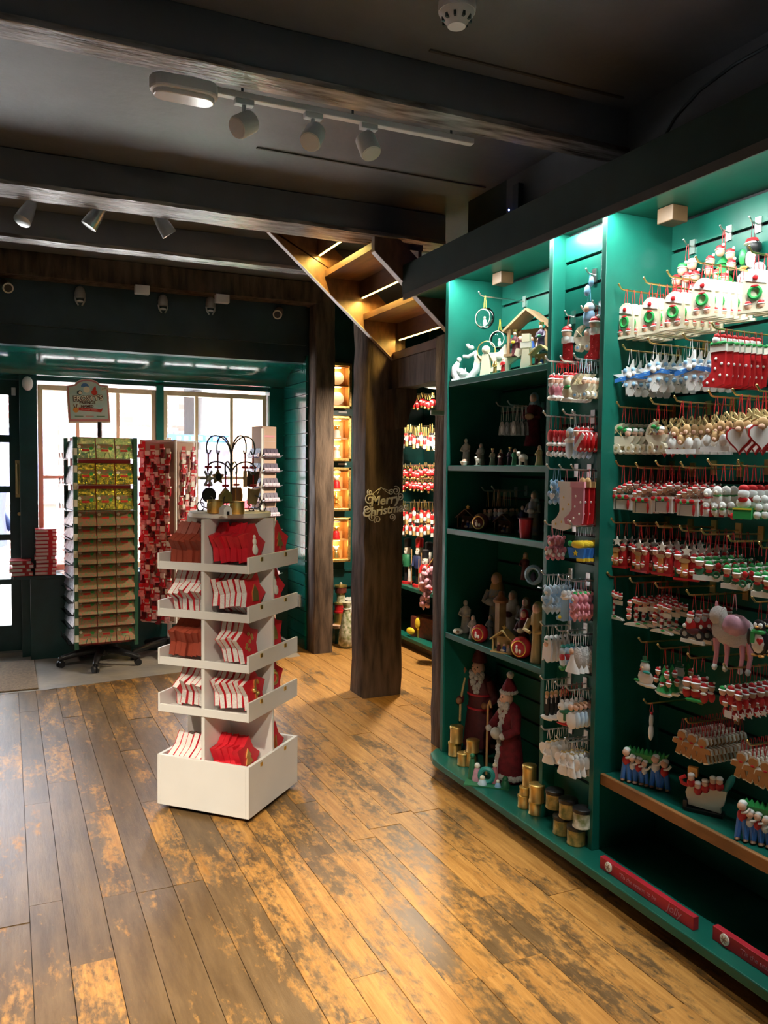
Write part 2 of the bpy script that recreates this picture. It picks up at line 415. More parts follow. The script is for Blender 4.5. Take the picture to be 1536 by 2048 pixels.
# windows: two wooden sashes with glazing bars
def window(nm, x0, x1, bars, z0=.66, z1=2.12):
    w_ = struct(link(nm, None, None, (0, 0, 0)))
    for a, b_, c, d in ((x0, x0+.035, z0, z1), (x1-.035, x1, z0, z1), (x0+.035, x1-.035, z1-.04, z1), (x0+.035, x1-.035, z0, z0+.05)):
        bevel(BX(a, b_, 7.0, 7.07, c, d).build('window_frame', 'frame_wood', w_))
    e = [x0+.035]+bars+[x1-.035]
    for b_ in bars: BX(b_-.013, b_+.013, 7.015, 7.05, z0+.05, z1-.04).build('glazing_bar', 'frame_wood', w_)
    zt = [z0+.05, 1.40, z1-.04]
    BX(x0+.035, x1-.035, 7.018, 7.047, 1.388, 1.412).build('glazing_bar', 'frame_wood', w_)
    for i in range(len(e)-1):
        for k in range(2): BX(e[i]+.012, e[i+1]-.012, 7.03, 7.034, zt[k]+.012, zt[k+1]-.012).build('pane', 'glass', w_)
window('window_1', .222, 1.118, [.514, .821])
window('window_2', 1.178, 2.06, [1.457, 1.755])
struct(BX(1.118, 1.178, 6.97, 7.08, .63, 2.16).build('mullion_post', 'green_old', ww))
# door with glazed panes
d1 = struct(link('door_1', None, None, (0, 0, 0)))
dz = [.23, .556, .596, .904, .951, 1.277, 1.328, 1.668, 1.726, 2.036]
BX(.016, .128, 7.08, 7.13, .03, 2.2).build('stile', 'green_dark', d1); BX(-.98, -.86, 7.08, 7.13, .03, 2.2).build('stile', 'green_dark', d1)
BX(-.86, .016, 7.08, 7.13, .03, .23).build('rail', 'green_dark', d1); BX(-.86, .016, 7.08, 7.13, 2.036, 2.2).build('rail', 'green_dark', d1)
for i in range(1, 9, 2): BX(-.86, .016, 7.085, 7.125, dz[i], dz[i+1]).build('rail', 'green_dark', d1)
for i in range(0, 10, 2):
    BX(-.86, -.43, 7.10, 7.104, dz[i], dz[i+1]).build('pane', 'glass', d1); BX(-.41, .016, 7.10, 7.104, dz[i], dz[i+1]).build('pane', 'glass', d1)
BX(-.43, -.41, 7.085, 7.125, .23, 2.036).build('glazing_bar', 'green_dark', d1)
hm = MB(); hx = .072
hm.tube([(hx, 7.075, 1.50), (hx, 7.035, 1.49), (hx, 7.03, 1.44), (hx, 7.033, 1.38), (hx, 7.03, 1.32), (hx, 7.035, 1.28), (hx, 7.075, 1.27)], .009, 8)
hm.box(hx-.016, hx+.016, 7.072, 7.08, 1.24, 1.53); hm.build('door_handle', 'brass', d1)
MB().cyl((hx+.01, 7.08, 1.11), (hx+.01, 7.066, 1.11), .014).build('keyhole', 'brass', d1)
tag(MB().ball(P(55, 767, Y=6.93), (.04, .03, .055), 14, 8).build('motion_sensor', 'white_plastic'), 'oval white motion sensor high on the green post by the door', 'sensor')
c = P(27, 783, Y=7.06); tag(bevel(MB().cbox(c, (.03, .03, .06)).build('door_contact', 'white_plastic')), 'small white door contact box at the top of the glazed door', 'sensor')
# ---- boarded side wall of the window bay
sw = struct(BX(2.215, 2.30, 6.36, 7.0, 0, 2.40).build('wall_bay_side', 'green_dark'))
sb = MB().box(-.014, 0, 0, .63, 0, .098).mesh('board', 'green_old')
for i in range(23): link('board', sb, sw, (2.214, 6.365, .01+i*.104))
# ---- posts
for (x0, x1, y0, y1, z1, lab) in ((2.222, 2.385, 6.2, 6.37, 2.95, 'dark rough timber post at the corner of the window bay'), (2.09, 2.36, 4.868, 5.10, 2.5, 'thick dark timber post hung with a wire Merry Christmas sign')):
    tag(hewn(x0, x1, y0, y1, 0, z1, 2, .007, 22).build('timber_post', 'timber'), lab, 'post')
tag(hewn(2.085, 2.26, 3.80, 3.93, 0, 2.2, 2, .006, 22).build('timber_post', 'timber'), 'slim dark timber post standing against the end of the green shelving', 'post')
# header beam between thick and slim post, knee bracket
hd = MB(); A = Vector((2.27, 4.9, 0)); B = Vector((2.10, 3.85, 0)); nrm = Vector((.99, -.16, 0))
for i in range(9):
    p = A.lerp(B, i/8); zb = 2.01-.045*(i/8)+random.uniform(-.006, .006)
    zt_ = 2.188-.045*(i/8)
    for q in ((0, zb), (.13, zb), (.13, zt_), (0, zt_)): hd.v.append(tuple(p+nrm*q[0]+Vector((0, 0, q[1]))))
for i in range(8):
    for k in range(4): hd.f.append((i*4+k, i*4+(k+1) % 4, i*4+4+(k+1) % 4, i*4+4+k)); hd.sm.append(False)
hd.f += [(0, 1, 2, 3), (32, 33, 34, 35)]; hd.sm += [False]*2
tag(hd.build('header_beam', 'timber'), 'short dark timber header spanning the opening between the two posts', 'beam')
kb = [(0, 2.0), (.155, 2.0), (.15, 1.93), (.11, 1.86), (.085, 1.76), (0, 1.74)]
tag(MB().prism(kb, 4.72, 4.86).build('knee_bracket', 'timber', None, (2.22, 0, 0)), 'curved timber knee bracket under the header beside the thick post', 'bracket')
# ---- stairs with LED strips
st = thing('staircase', 'brown wooden stairs rising to the ceiling, yellow LED strips under the treads', 'stairs')
XA, ZA, SL = 1.464, 2.872, -.853
def zl(x): return ZA+SL*(x-XA)
def stringer(y0, y1, nm, x1, h, x0=1.36, zt=2.949):
    m = MB()
    m.prism([(x0, zl(x0)), (x1, zl(x1)), (x1, zl(x1)+h), (max(x0, x1-(zt-zl(x1)-h)/.853), zt), (x0, zt)], y0, y1)
    m.build(nm, 'stair_wood', st)
    e = MB(); e.prism([(x0, zl(x0)-.004), (x1, zl(x1)-.004), (x1, zl(x1)+.001), (x0, zl(x0)+.001)], y0-.002, y1+.002); e.build('stringer_edge', 'stair_edge', st)
stringer(4.83, 4.865, 'far_stringer', 2.27, .30)
stringer(3.99, 4.03, 'near_stringer', 2.42, .2, 1.75, 2.70)
for k, (tx, tz) in enumerate(((1.505, 2.895), (1.79, 2.665), (2.05, 2.425))):
    yn = 4.45 if k == 0 else 4.03
    t = BX(tx, tx+.262, yn, 4.83, tz, tz+.035).build('tread', 'stair_wood', st)
    BX(tx-.004, tx, yn, 4.83, tz, tz+.037).build('tread_edge', 'stair_wood', t)
    BX(tx+.235, tx+.255, yn, 4.83, tz-.105, tz).build('riser', 'stair_wood', st)
    ls = BX(tx+.24, tx+.25, yn+.02, 4.82, tz-.109, tz-.105).build('led_strip', 'led', st)
le = MB(); le.add([(2.262, 4.87, 2.19), (2.092, 3.87, 2.146), (2.092, 3.87, 2.196), (2.262, 4.87, 2.238), (2.30, 4.87, 2.19), (2.13, 3.87, 2.146), (2.13, 3.87, 2.196), (2.30, 4.87, 2.238)], [(0, 1, 2, 3), (4, 7, 6, 5), (0, 4, 5, 1), (3, 2, 6, 7), (0, 3, 7, 4), (1, 5, 6, 2)])
le.build('landing_edge', 'stair_wood', st); MB().add([(2.30, 4.84, 2.20), (2.13, 3.95, 2.16), (3.0, 3.95, 2.16), (3.0, 4.84, 2.20), (2.30, 4.84, 2.23), (2.13, 3.95, 2.19), (3.0, 3.95, 2.19), (3.0, 4.84, 2.23)], [(0, 1, 2, 3), (4, 7, 6, 5), (0, 4, 5, 1), (1, 5, 6, 2), (2, 6, 7, 3), (3, 7, 4, 0)]).build('landing', 'stair_wood', st)
for x, yc, ly in ((1.745, 4.64, .34), (2.03, 4.43, .75), (2.29, 4.43, .75)): add_light('AREA', 'stair_led', (x, yc, zl(x)+.15), 7.5*ly, (1, .68, .16), shape='RECTANGLE', size=.012, size_y=ly, aim=(x, yc, 0))

# ---- right-hand shelving unit
XF, XB = 1.94, 2.24
su = struct(link('shelving_wall', None, None, (0, 0, 0)))
def part(nm, m, x0, x1, y0, y1, z0, z1, bv=.002): return bevel(BX(x0, x1, y0, y1, z0, z1).build(nm, m, su), bv)
part('back_panel', 'black', 2.256, 2.28, .9, 3.56, 0, 2.42)
part('back_panel', 'black', 2.016, 2.03, 2.405, 2.695, .1, 2.416); part('fascia', 'fascia', 1.915, 1.938, .9, 4.0, 2.415, 2.57); part('fascia_lip', 'lip', 1.911, 1.918, .9, 3.98, 2.384, 2.416, .001)
part('soffit', 'green', 1.938, 2.256, .9, 4.0, 2.416, 2.44)
part('end_panel', 'green', XF, 2.26, 3.53, 3.56, .1, 2.416)
part('divider', 'green', XF, 2.256, 2.695, 2.72, .1, 2.416); part('divider', 'green', XF, 2.256, 2.38, 2.405, .1, 2.416)
part('divider', 'green', XF, 2.256, .95, .98, .1, 2.416)
# base ledge with a rounded far corner, and recessed kick board
led = [(1.85, .9), (2.256, .9), (2.256, 3.60), (2.0, 3.60), (1.93, 3.585), (1.88, 3.54), (1.855, 3.47), (1.85, 3.4)]
MZ = Matrix(((1, 0, 0, 0), (0, 0, 1, 0), (0, 1, 0, 0), (0, 0, 0, 1)))
bevel(MB().prism(led, .068, .1, MZ).build('base_ledge', 'green', su), .004)
part('kick_board', 'toe', 1.94, 1.96, .9, 3.56, 0, .068); part('skirting_strip', 'toe', 1.875, 1.94, .9, 3.5, .052, .068)
# slat boards, one by one
for nm, y0, y1, zlo in (('A', 2.72, 3.53, .1), ('B', 2.405, 2.695, .1), ('C', .98, 2.38, .1)):
    xs_ = 2.0 if nm == 'B' else 2.242
    me = MB().box(xs_, xs_+.014, y0, y1, 0, .093).mesh('slat_board', 'green')
    k = 0
    while zlo+.105*k+.096 < 2.42:
        link('slat_board', me, su, (0, 0, zlo+.004+.105*k)); k += 1
# shelves
for z in (1.893, 1.488, 1.183, .672): part('shelf', 'green', 1.946, 2.24, 2.722, 3.528, z, z+.028, .003)
part('glass_shelf', 'glass', 2.10, 2.24, 2.725, 2.98, .985, .991, 0)
part('shelf', 'green', 1.985, 2.24, .98, 2.378, .355, .385, .002); part('shelf_nosing', 'nosing', 1.968, 1.985, .98, 2.378, .347, .389, .004)
for x, y in ((1345, 428), (1006, 553)):
    p = P(x, y, X=2.12); bevel(MB().cbox((2.12, p.y, 2.388), (.07, .075, .054)).build('soffit_block', 'toe', su), .003)
# blank device with blue light on the wall above
dv = thing('alarm_unit', 'dark wall unit with a tiny blue light above the shelf fascia', 'alarm', P(1040, 395, X=2.29))
MB().cbox((-.012, 0, .0), (.03, .05, .12)).build('case', 'soot', dv); MB().ball((-.03, .05, -.05), .004).build('indicator', 'blue_led', dv)

# ================================================================ FAR ROOM (seen between the posts)
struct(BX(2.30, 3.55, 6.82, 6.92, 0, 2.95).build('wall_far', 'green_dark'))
for i in range(3): struct(BX(2.4, 3.5, 6.80, 6.82, .30+i*.14, .315+i*.14).build('trim_%d' % (i+2), 'green_dark'))
bz = [(727, 818), (832, 923), (935, 1022), (1035, 1123)]
names = ('topmost', 'second', 'third', 'lowest')
def figurine(kind, root_label, loc, s=1):
    t = thing('figurine', root_label, 'figurine', loc, R(-20), None, (s, s, s))
    if kind == 'plate':
        MB().disc((0, .062), .058, -.004, .004, 18, rz=.058).build('plate', 'ivory', t, rot=(R(-14), 0, 0)); MB().box(-.03, .03, 0, .03, 0, .012).build('stand', 'warmwood', t)
    elif kind == 'tree':
        MB().lathe([(.038, 0), (.04, .012), (.012, .04), (.034, .045), (.01, .075), (.024, .08), (.002, .12)]).build('tree', 'gold', t); MB().ball((0, 0, .125), .009).build('star', 'gold', t)
    else:
        a, b_ = {'bird': ('ivory', 'gold'), 'owl': ('ivory', 'ivory'), 'red': ('red', 'ivory'), 'gold': ('gold', 'ivory'), 'robin': ('red', 'gold')}[kind]
        MB().lathe([(.034, 0), (.036, .01), (.028, .03), (.03, .05), (.018, .068)]).build('body', a, t)
        MB().ball((0, -.004, .084), .021).ball((-.02, 0, .10), .008).ball((.02, 0, .10), .008).build('head', b_, t)
kinds = [('plate', 'plate'), ('bird', 'owl'), ('red', 'tree'), ('robin', 'gold')]
for i, (ya, yb) in enumerate(bz):
    z1 = P(703, ya, Y=6.70).z; z0 = P(703, yb, Y=6.70).z; x1 = 2.735; x0 = 2.46
    t = thing('display_box', 'gold-framed lit display box on the far wall, %s of four' % names[i], 'display case', (0, 0, 0), 0, 'lit display boxes')
    fr_ = MB()
    for a, b_, c, d in ((x0, x0+.028, z0, z1), (x1-.028, x1, z0, z1), (x0, x1, z0, z0+.028), (x0, x1, z1-.028, z1)): fr_.box(a, b_, 6.69, 6.715, c, d)
    bevel(fr_.build('frame', 'gold_frame', t), .006)
    MB().box(x0+.005, x1-.005, 6.80, 6.815, z0, z1).build('back', 'warmwood', t)
    for a, b_ in ((x0+.005, x0+.02), (x1-.02, x1-.005)): BX(a, b_, 6.715, 6.80, z0+.01, z1-.01).build('side', 'warmwood', t)
    zm = (z0+z1)/2
    for z in (z0+.02, zm, z1-.03): BX(x0+.02, x1-.02, 6.712, 6.80, z-.006, z+.006).build('shelf', 'warmwood', t)
    for k, z in enumerate((zm-.006, z1-.036)):
        MB().lathe([(.03, -.006), (.03, 0)], 14, (2.625, 6.755, z)).build('spot_disc', 'led_disc', t)
        add_light('POINT', 'box_lamp', (2.625, 6.745, z-.03), .2, (1, .66, .3), shadow_soft_size=.02)
        figurine(kinds[i][1-k], ('%s in the %s half of the %s lit display box' % ({'plate': 'pale oval plate', 'bird': 'cream bird figurine', 'owl': 'cream owl figurine', 'red': 'red and cream mouse figurine', 'tree': 'small gold tree figurine', 'robin': 'red and gold figurine', 'gold': 'gold bell-shaped figurine'}[kinds[i][1-k]], 'lower' if k == 0 else 'upper', names[i])),
                 (2.62, 6.757, (z0+.026) if k == 0 else zm+.006), 1.05)
    if i < 2: tag(BX(2.66, 2.74, 6.815, 6.8195, z0-.032, z0-.014).build('price_ticket', 'white'), 'small white ticket under the %s lit display box' % names[i], 'label')
# gifts and sack on the floor beyond the corner post
tb = thing('low_plinth', 'low dark plinth with pale top holding wrapped gifts in the far room', 'plinth', (0, 0, 0))
BX(2.52, 2.92, 6.5, 6.78, 0, .13).build('body', 'green_dark', tb); BX(2.51, 2.93, 6.49, 6.78, .13, .155).build('top', 'kraft', tb)
gx = 2.60
for nm, r_, z0, z1, m, lab in (('gift_tin', .06, .156, .27, 'gold', 'gold drum at the bottom of the stack of round gift tins'), ('gift_tin', .052, .27, .34, 'red', 'red drum in the middle of the stack of round gift tins'), ('gift_tin', .036, .34, .425, 'floral', 'cream patterned drum near the top of the gift tin stack'), ('gift_tin', .05, .425, .49, 'wrap', 'dark red drum on top of the gift tin stack')):
    t = thing(nm, lab, 'gift', (gx, 6.58, z0)); MB().lathe([(r_, 0), (r_, z1-z0-.014)], 18).build('drum', m, t); MB().lathe([(r_+.004, z1-z0-.016), (r_+.004, z1-z0-.001), (r_*.5, z1-z0)], 18).build('lid', 'gold' if m != 'gold' else 'red', t)
    if z1 > .48: MB().ball((0, 0, z1-z0+.012), .014).build('knob', 'pewter', t)
t = thing('gift_box', 'white wrapped gift box behind the stack of tins', 'gift', (2.73, 6.66, .156), R(12)); bevel(MB().cbox((0, 0, .1), (.16, .13, .2)).build('box', 'white', t)); MB().cbox((0, 0, .1), (.02, .133, .203)).build('ribbon', 'ivory', t)
t = thing('gift_box', 'shiny gold wrapped parcel lying at the edge of the low plinth', 'gift', (2.735, 6.535, .156), R(5)); bevel(MB().cbox((0, 0, .045), (.13, .08, .09)).build('box', 'gold', t), .008); MB().cbox((0, 0, .045), (.015, .083, .093)).build('ribbon', 'yellow', t)
t = thing('fabric_sack', 'white floral fabric sack slumped on the floor beyond the corner post', 'sack', (2.56, 6.34, 0))
MB().lathe([(.05, 0), (.075, .03), (.07, .12), (.05, .22), (.035, .3), (.028, .33), (.045, .38)], 14, sx=.9).build('bag', 'floral', t); MB().ring((0, 0, .325), .03, .006, 12, 'z').build('tie', 'ivory', t)
# nutcracker shelving on the far right wall
nu = struct(link('nutcracker_shelving', None, None, (0, 0, 0)))
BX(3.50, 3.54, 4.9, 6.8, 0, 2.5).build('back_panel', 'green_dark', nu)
for z in (.10, .505): bevel(BX(3.0 if z < .2 else 3.05, 3.5, 5.64, 6.8, z-.03, z).build('shelf', 'green', nu))
BX(3.02, 3.5, 5.60, 5.64, 0, 2.5).build('divider', 'green', nu); BX(3.06, 3.08, 5.64, 6.8, 0, .07).build('kick_board', 'toe', nu)
for z in (.7, 1.1, 1.55): bevel(BX(3.1, 3.5, 4.95, 5.6, z-.02, z).build('shelf', 'green', nu))
pl_ = P(858, 772, Y=5.5); add_light('AREA', 'alcove_lamp', (pl_.x, pl_.y, pl_.z-.01), 42, (1, .85, .66), shape='DISK', size=.15, aim=(pl_.x, pl_.y+.1, 0))
lp = thing('pendant_lamp', 'white conical lamp shade glimpsed under the header beam', 'lamp', P(858, 772, Y=5.5))
MB().lathe([(.09, 0), (.088, .004), (.045, .085), (.04, .085), (.083, .0)], 18).build('shade', 'white', lp, rot=(0, R(12), 0)); MB().cyl((0, 0, .08), (0, 0, 2.951-P(858, 772, Y=5.5).z), .004).build('cord', 'blackp', lp)
def nutcracker(loc, s, lab, coat, hat):
    t = thing('nutcracker_figure', lab, 'nutcracker', loc, R(-60), None, (s, s, s))
    MB().lathe([(.055, 0), (.055, .02)], 16).build('base', 'red', t)
    for x in (-.018, .018): MB().lathe([(.017, .02), (.014, .06), (.015, .15)], 10, (x, 0, 0)).build('leg', 'black' if x < 0 else 'white', t)
    MB().lathe([(.04, .15), (.042, .2), (.036, .25), (.03, .255)], 14).build('coat', coat, t)
    for x in (-.05, .05): MB().tube([(x*.8, 0, .245), (x*1.1, -.005, .2), (x, -.02, .165)], .012, 8).build('arm', coat, t)
    MB().lathe([(.026, .255), (.03, .275), (.03, .31), (.026, .32)], 14).build('head', 'ivory', t); MB().ball((0, -.032, .298), .006, 6, 4).build('nose', 'skin', t)
    MB().prism([(-.018, .285), (.018, .285), (.012, .262), (-.012, .262)], -.036, -.026).build('beard', 'white', t)
    MB().lathe([(.033, .318), (.031, .33), (.034, .385), (.02, .395)], 14).build('hat', hat, t)
    MB().cyl((-.062, -.02, .02), (-.062, -.02, .3), .004).build('staff', 'tan', t)
for x, y, s, lab, c_, h in ((815, 1168, 1.0, 'green-coated wooden nutcracker with a tall black hat', 'dleaf', 'black'), (838, 1176, 1.05, 'blue-coated wooden nutcracker with a red hat', 'navy', 'red'), (850, 1186, .85, 'short red-coated nutcracker in front on the shelf', 'red', 'black'), (857, 1176, 1.0, 'dark-coated nutcracker with black hat nearest the divider', 'maroon', 'black')):
    p = P(x, y, X=3.14 if s > .9 else 3.09); nutcracker((p.x, p.y, .505), s, lab, c_, h)
t = thing('gift_box', 'dark red tartan gift box with gold bow on the bottom shelf', 'gift', (3.17, 6.02, .1), R(-72)); bevel(MB().cbox((0, 0, .085), (.28, .16, .17)).build('box', 'wrap', t)); MB().cbox((-.05, 0, .085), (.022, .163, .173)).build('ribbon', 'gold', t)
MB().ball((-.05, -.09, .12), (.03, .012, .045)).ball((-.11, -.11, .05), (.05, .016, .03)).build('bow', 'yellow', t)
t = thing('plush_decoration', 'crumpled pale purple satin decoration hanging at the slim post', 'decoration', P(853, 1150, X=2.9))
m = MB()
rb = random.Random(9)
for i in range(46):
    a_ = rb.uniform(0, 6.28); q = rb.uniform(.2, 1); m.ball((.04*q*cos(a_), .055*q*sin(a_), -.24+.3*i/46), (rb.uniform(.008, .03), rb.uniform(.01, .035), rb.uniform(.015, .04)), 6, 4, Matrix.Rotation(rb.uniform(0, 3), 3, 'X'))
m.build('fabric', 'ppink', t); MB().tube([(0, 0, .05), Vector((3.03, 5.62, P(853, 1150, X=2.9).z+.17))-P(853, 1150, X=2.9)], .005).build('loop', 'brass', t)
t = thing('wire_ornament', 'curled grey wire wreath hanging behind the slim post', 'ornament', P(872, 890, X=3.02))
m = MB()
for k in range(5): m.ring((0, random.uniform(-.02, .02), random.uniform(-.04, .04)), random.uniform(.03, .07), .003, 16, 'x')
m.build('wire', 'pewter', t)
p = P(848, 835, X=2.06)
tag(bevel(BX(1.99, 2.09, 3.79, 3.80, 1.775, 1.80).build('metal_strap', 'pewter')), 'grey metal strap joining the slim post to the shelving', 'bracket')

# ================================================================ CEILING FITTINGS
for k, ((x, y), _a, _e, _c) in enumerate(FILL):  # unseen housings, added to go with the fill spots
    t = thing('added_fitting', 'added unseen white ceiling downlight ' + ('left of the photographer', 'behind the photographer', 'above the big bay', 'over the left side of the shop')[k], 'fill_spot', (x, y, 2.95))
    MB().lathe([(.135, 0), (.135, -.075), (.125, -.075), (.125, -.01)], 24).build('housing', 'white_plastic', t)
def lathe_axis(d): return Vector((0, 0, 1)).rotation_difference(Vector(d).normalized()).to_matrix().to_4x4()
# smoke detector
p = P(914, 2, Z=2.95)
sd = thing('smoke_detector', 'round white slotted smoke detector on the ceiling', 'smoke detector', p)
MB().lathe([(.058, 0), (.06, -.02), (.058, -.035)], 24).build('base', 'white_plastic', sd)
m = MB().lathe([(.056, -.035), (.052, -.045), (.032, -.07), (.028, -.078), (0.001, -.08)], 24).build('chamber', 'white_plastic', sd)
for k in range(10):
    a = 2*pi*k/10; MB().box(-.004, .004, .036, .0475, -.064, -.045, Matrix.Rotation(a, 4, 'Z')).build('slot', 'soot', sd)
# lighting track with emergency luminaire and three heads
ty, tz = 3.02, 2.83
xa, xb = P(430, 195, Y=ty).x, P(945, 277, Y=ty).x
tk = thing('lighting_track', 'white ceiling lighting track carrying three spotlights', 'track light', (0, 0, 0))
zt = P(690, 234, Y=ty).z
bevel(BX(xa, xb, ty-.017, ty+.017, zt-.012, zt+.012).build('rail', 'white_plastic', tk), .004)
for x in (xa+.1, (xa+xb)/2, xb-.1): MB().cyl((x, ty, zt+.01), (x, ty, 2.95), .005).build('hanger', 'soot', tk)
for k, (px, py, d) in enumerate(((502, 252, (-.75, -.35, -.55)), (632, 275, (-.45, -.5, -.72)), (731, 291, (.15, -.45, -.85)))):
    x = P(px+(-14, -6, 6)[k], 228, Y=ty).x; z = P(px, py, Y=ty).z
    h = thing('spotlight', ('white round track spotlight nearest the emergency light', 'white round track spotlight in the middle of the lighting track', 'white round track spotlight nearest the plain end of the track')[k], 'spotlight', (x, ty, zt-.012), 0, 'track spotlights')
    bevel(BX(-.035, .035, -.016, .016, -.02, 0).build('adapter', 'white_plastic', h), .003); MB().cyl((0, 0, -.02), (0, 0, -.05), .008).build('stem', 'white_plastic', h)
    A_ = lathe_axis(d); zc = z-(zt-.012)
    MB().tube([(0, 0, -.045), (.012, 0, -.058), (0, .0, zc+.03)], .006).build('yoke', 'white_plastic', h)
    MB().lathe([(.03, -.045), (.04, -.038), (.042, .03), (.038, .04)], 20, (0, 0, zc), A_).build('body', 'white_plastic', h)
    MB().lathe([(.034, .036), (.034, .0415)], 20, (0, 0, zc), A_).build('lens', 'grey_lens' if k != 2 else 'white_plastic', h)
em = thing('emergency_light', 'white oval emergency luminaire at the end of the lighting track', 'emergency light', (P(368, 180, Y=ty).x, ty, P(368, 180, Y=ty).z), R(0))
hx_ = (P(437, 190, Y=ty).x-P(300, 165, Y=ty).x)/2
def capsule(hx, hy, z0, z1, n=8):
    pts = []
    for i in range(n+1): a = -pi/2+pi*i/n; pts.append((hx-hy+hy*cos(a), hy*sin(a)))
    for i in range(n+1): a = pi/2+pi*i/n; pts.append((-hx+hy+hy*cos(a), hy*sin(a)))
    return pts
bevel(MB().prism(capsule(hx_, .055, 0, 0), -.018, .03, MZ).build('body', 'white_plastic', em), .008); bevel(MB().prism(capsule(hx_-.012, .043, 0, 0), -.034, -.016, MZ).build('diffuser', 'grey_lens', em), .006)
MB().cyl((0, 0, .03), (0, 0, 2.95-em.location.z), .006).build('hanger', 'soot', em)
# three cone spots behind the stair beam
for k, (px, py, d, on) in enumerate(((52, 428, (-.35, -.35, -.8), 1), (188, 437, (-.5, .1, -.8), 0), (328, 452, (.55, .1, -.75), 0))):
    p = P(px, py, Y=4.56); x = p.x
    h = thing('spotlight', ('lit silver bullet spotlight behind the beam, nearest the door', 'unlit silver bullet spotlight in the middle of the row behind the beam', 'unlit silver bullet spotlight of the beam row, nearest the stairs')[k], 'spotlight', p, 0, 'bullet spotlights')
    A_ = lathe_axis(d); base = -Vector(d).normalized()*.1
    MB().lathe([(.012, -.1), (.026, -.07), (.038, .0), (.042, .05), (.038, .052)], 18, (0, 0, 0), A_).build('shade', 'silver', h); MB().lathe([(.034, .046), (.034, .051)], 16, (0, 0, 0), A_).build('lens', 'lamp_on' if on else 'grey_lens', h)
    MB().tube([base, (base.x, base.y, base.z+.04), (base.x, base.y, 2.95-p.z)], .006).build('stem', 'soot', h)
    if on: add_light('SPOT', 'spot_beam', p+Vector(d).normalized()*.06, 60, (1, .87, .68), spot_size=1.3, spot_blend=.6, shadow_soft_size=.03, aim=p+Vector(d))
# spots on the bulkhead, little white boxes, cameras
for k, (px, py) in enumerate(((160, 590), (326, 606), (421, 610))):
    p = P(px, py, Y=6.34)
    h = thing('spotlight', 'grey tulip spotlight on the window bulkhead, %s from the door' % ORD[k], 'spotlight', p, 0, 'bulkhead spotlights')
    MB().lathe([(.014, .06), (.03, .045), (.038, .01), (.036, -.02)], 16).build('shade', 'pewter', h)
    for s in (-1, 1): MB().tube([(s*.034, 0, -.015), (s*.03, -.005, -.045), (s*.012, -.008, -.075)], .006).build('prong', 'silver', h)
    MB().lathe([(.022, -.05), (.024, -.042), (.012, -.035)], 14).build('lamp', 'grey_lens', h); MB().cyl((0, 0, .05), (0, .0, 2.785-p.z), .008).build('stem', 'soot', h)
for k, (px, py) in enumerate(((284, 580), (444, 598))):
    p = P(px, py, Y=6.17); tag(bevel(MB().cbox(p, (.1, .06, .06)).build('junction_box', 'white_plastic')), ('small white box on the window beam, the one nearer the door', 'small white box on the window beam, the one nearer the corner post')[k], 'box')
for k, (px, py) in enumerate(((13, 573), (556, 627))):
    p = P(px, py, Y=6.28)
    h = thing('security_camera', ('grey dome-lens security camera at the door end of the bulkhead', 'grey bullet security camera at the corner post end of the bulkhead')[k], 'camera', p)
    A_ = lathe_axis((-.35 if k else .2, -.8, -.35))
    MB().lathe([(.03, -.1), (.034, -.09), (.034, .04), (.036, .045)], 18, (0, 0, 0), A_).build('body', 'pewter', h); MB().lathe([(.026, .04), (.026, .048)], 16, (0, 0, 0), A_).build('lens', 'black', h)
    MB().ring((0, 0, 0), .001, .0005, 6).build('screw', 'pewter', h); MB().tube([(0, .05, .0), (.03, .1, .03), (.03, .118, .03)], .012).build('bracket', 'pewter', h)
# ---- Merry Christmas wire sign on the thick post
p = P(768, 1008, Y=4.84)
sg = thing('wire_sign', 'curly silver wire Merry Christmas sign hanging on the thick post', 'sign', p, 0)
rx = (R(90), R(-7), 0)
text('lettering', 'Merry', .085, 'wire_silver', sg, (.0, -.012, .025), rx, .004, .25, off=.0012); text('lettering', 'Christmas', .078, 'wire_silver', sg, (.0, -.012, -.04), rx, .004, .25, off=.0012)
m = MB()
def spiral(cx, cz, r0, turns, ph, sgn=1, n=26): return [(cx+r0*(1-.8*i/n)*cos(ph+sgn*2*pi*turns*i/n), 0, cz+r0*(1-.8*i/n)*sin(ph+sgn*2*pi*turns*i/n)) for i in range(n+1)]
for cx, cz, r0, tn, ph, sg_ in ((-.10, .03, .04, 1.6, 0, 1), (.085, .085, .03, 1.6, 2, -1), (.115, .05, .028, 1.5, 3, 1), (-.12, -.03, .03, 1.5, 1, -1), (-.08, -.085, .03, 1.5, 1, 1), (-.045, -.10, .026, 1.5, 4, -1), (.05, .075, .022, 1.3, 0, 1), (.06, -.085, .024, 1.4, 5, 1), (-.1, .075, .02, 1.4, 2, 1)): m.tube(spiral(cx, cz, r0, tn, ph, sg_), .0035, 6)
m.build('flourish', 'wire_silver', sg)
top = P(762, 975, Y=4.84)-p
m = MB()
for x, z in ((-.09, .06), (-.05, .06), (.03, .07), (.05, .08)): m.tube([(x, 0, z), top], .0015, 4)
m.build('hanging_cord', 'ivory', sg); MB().ball(top, .005).build('nail', 'pewter', sg)

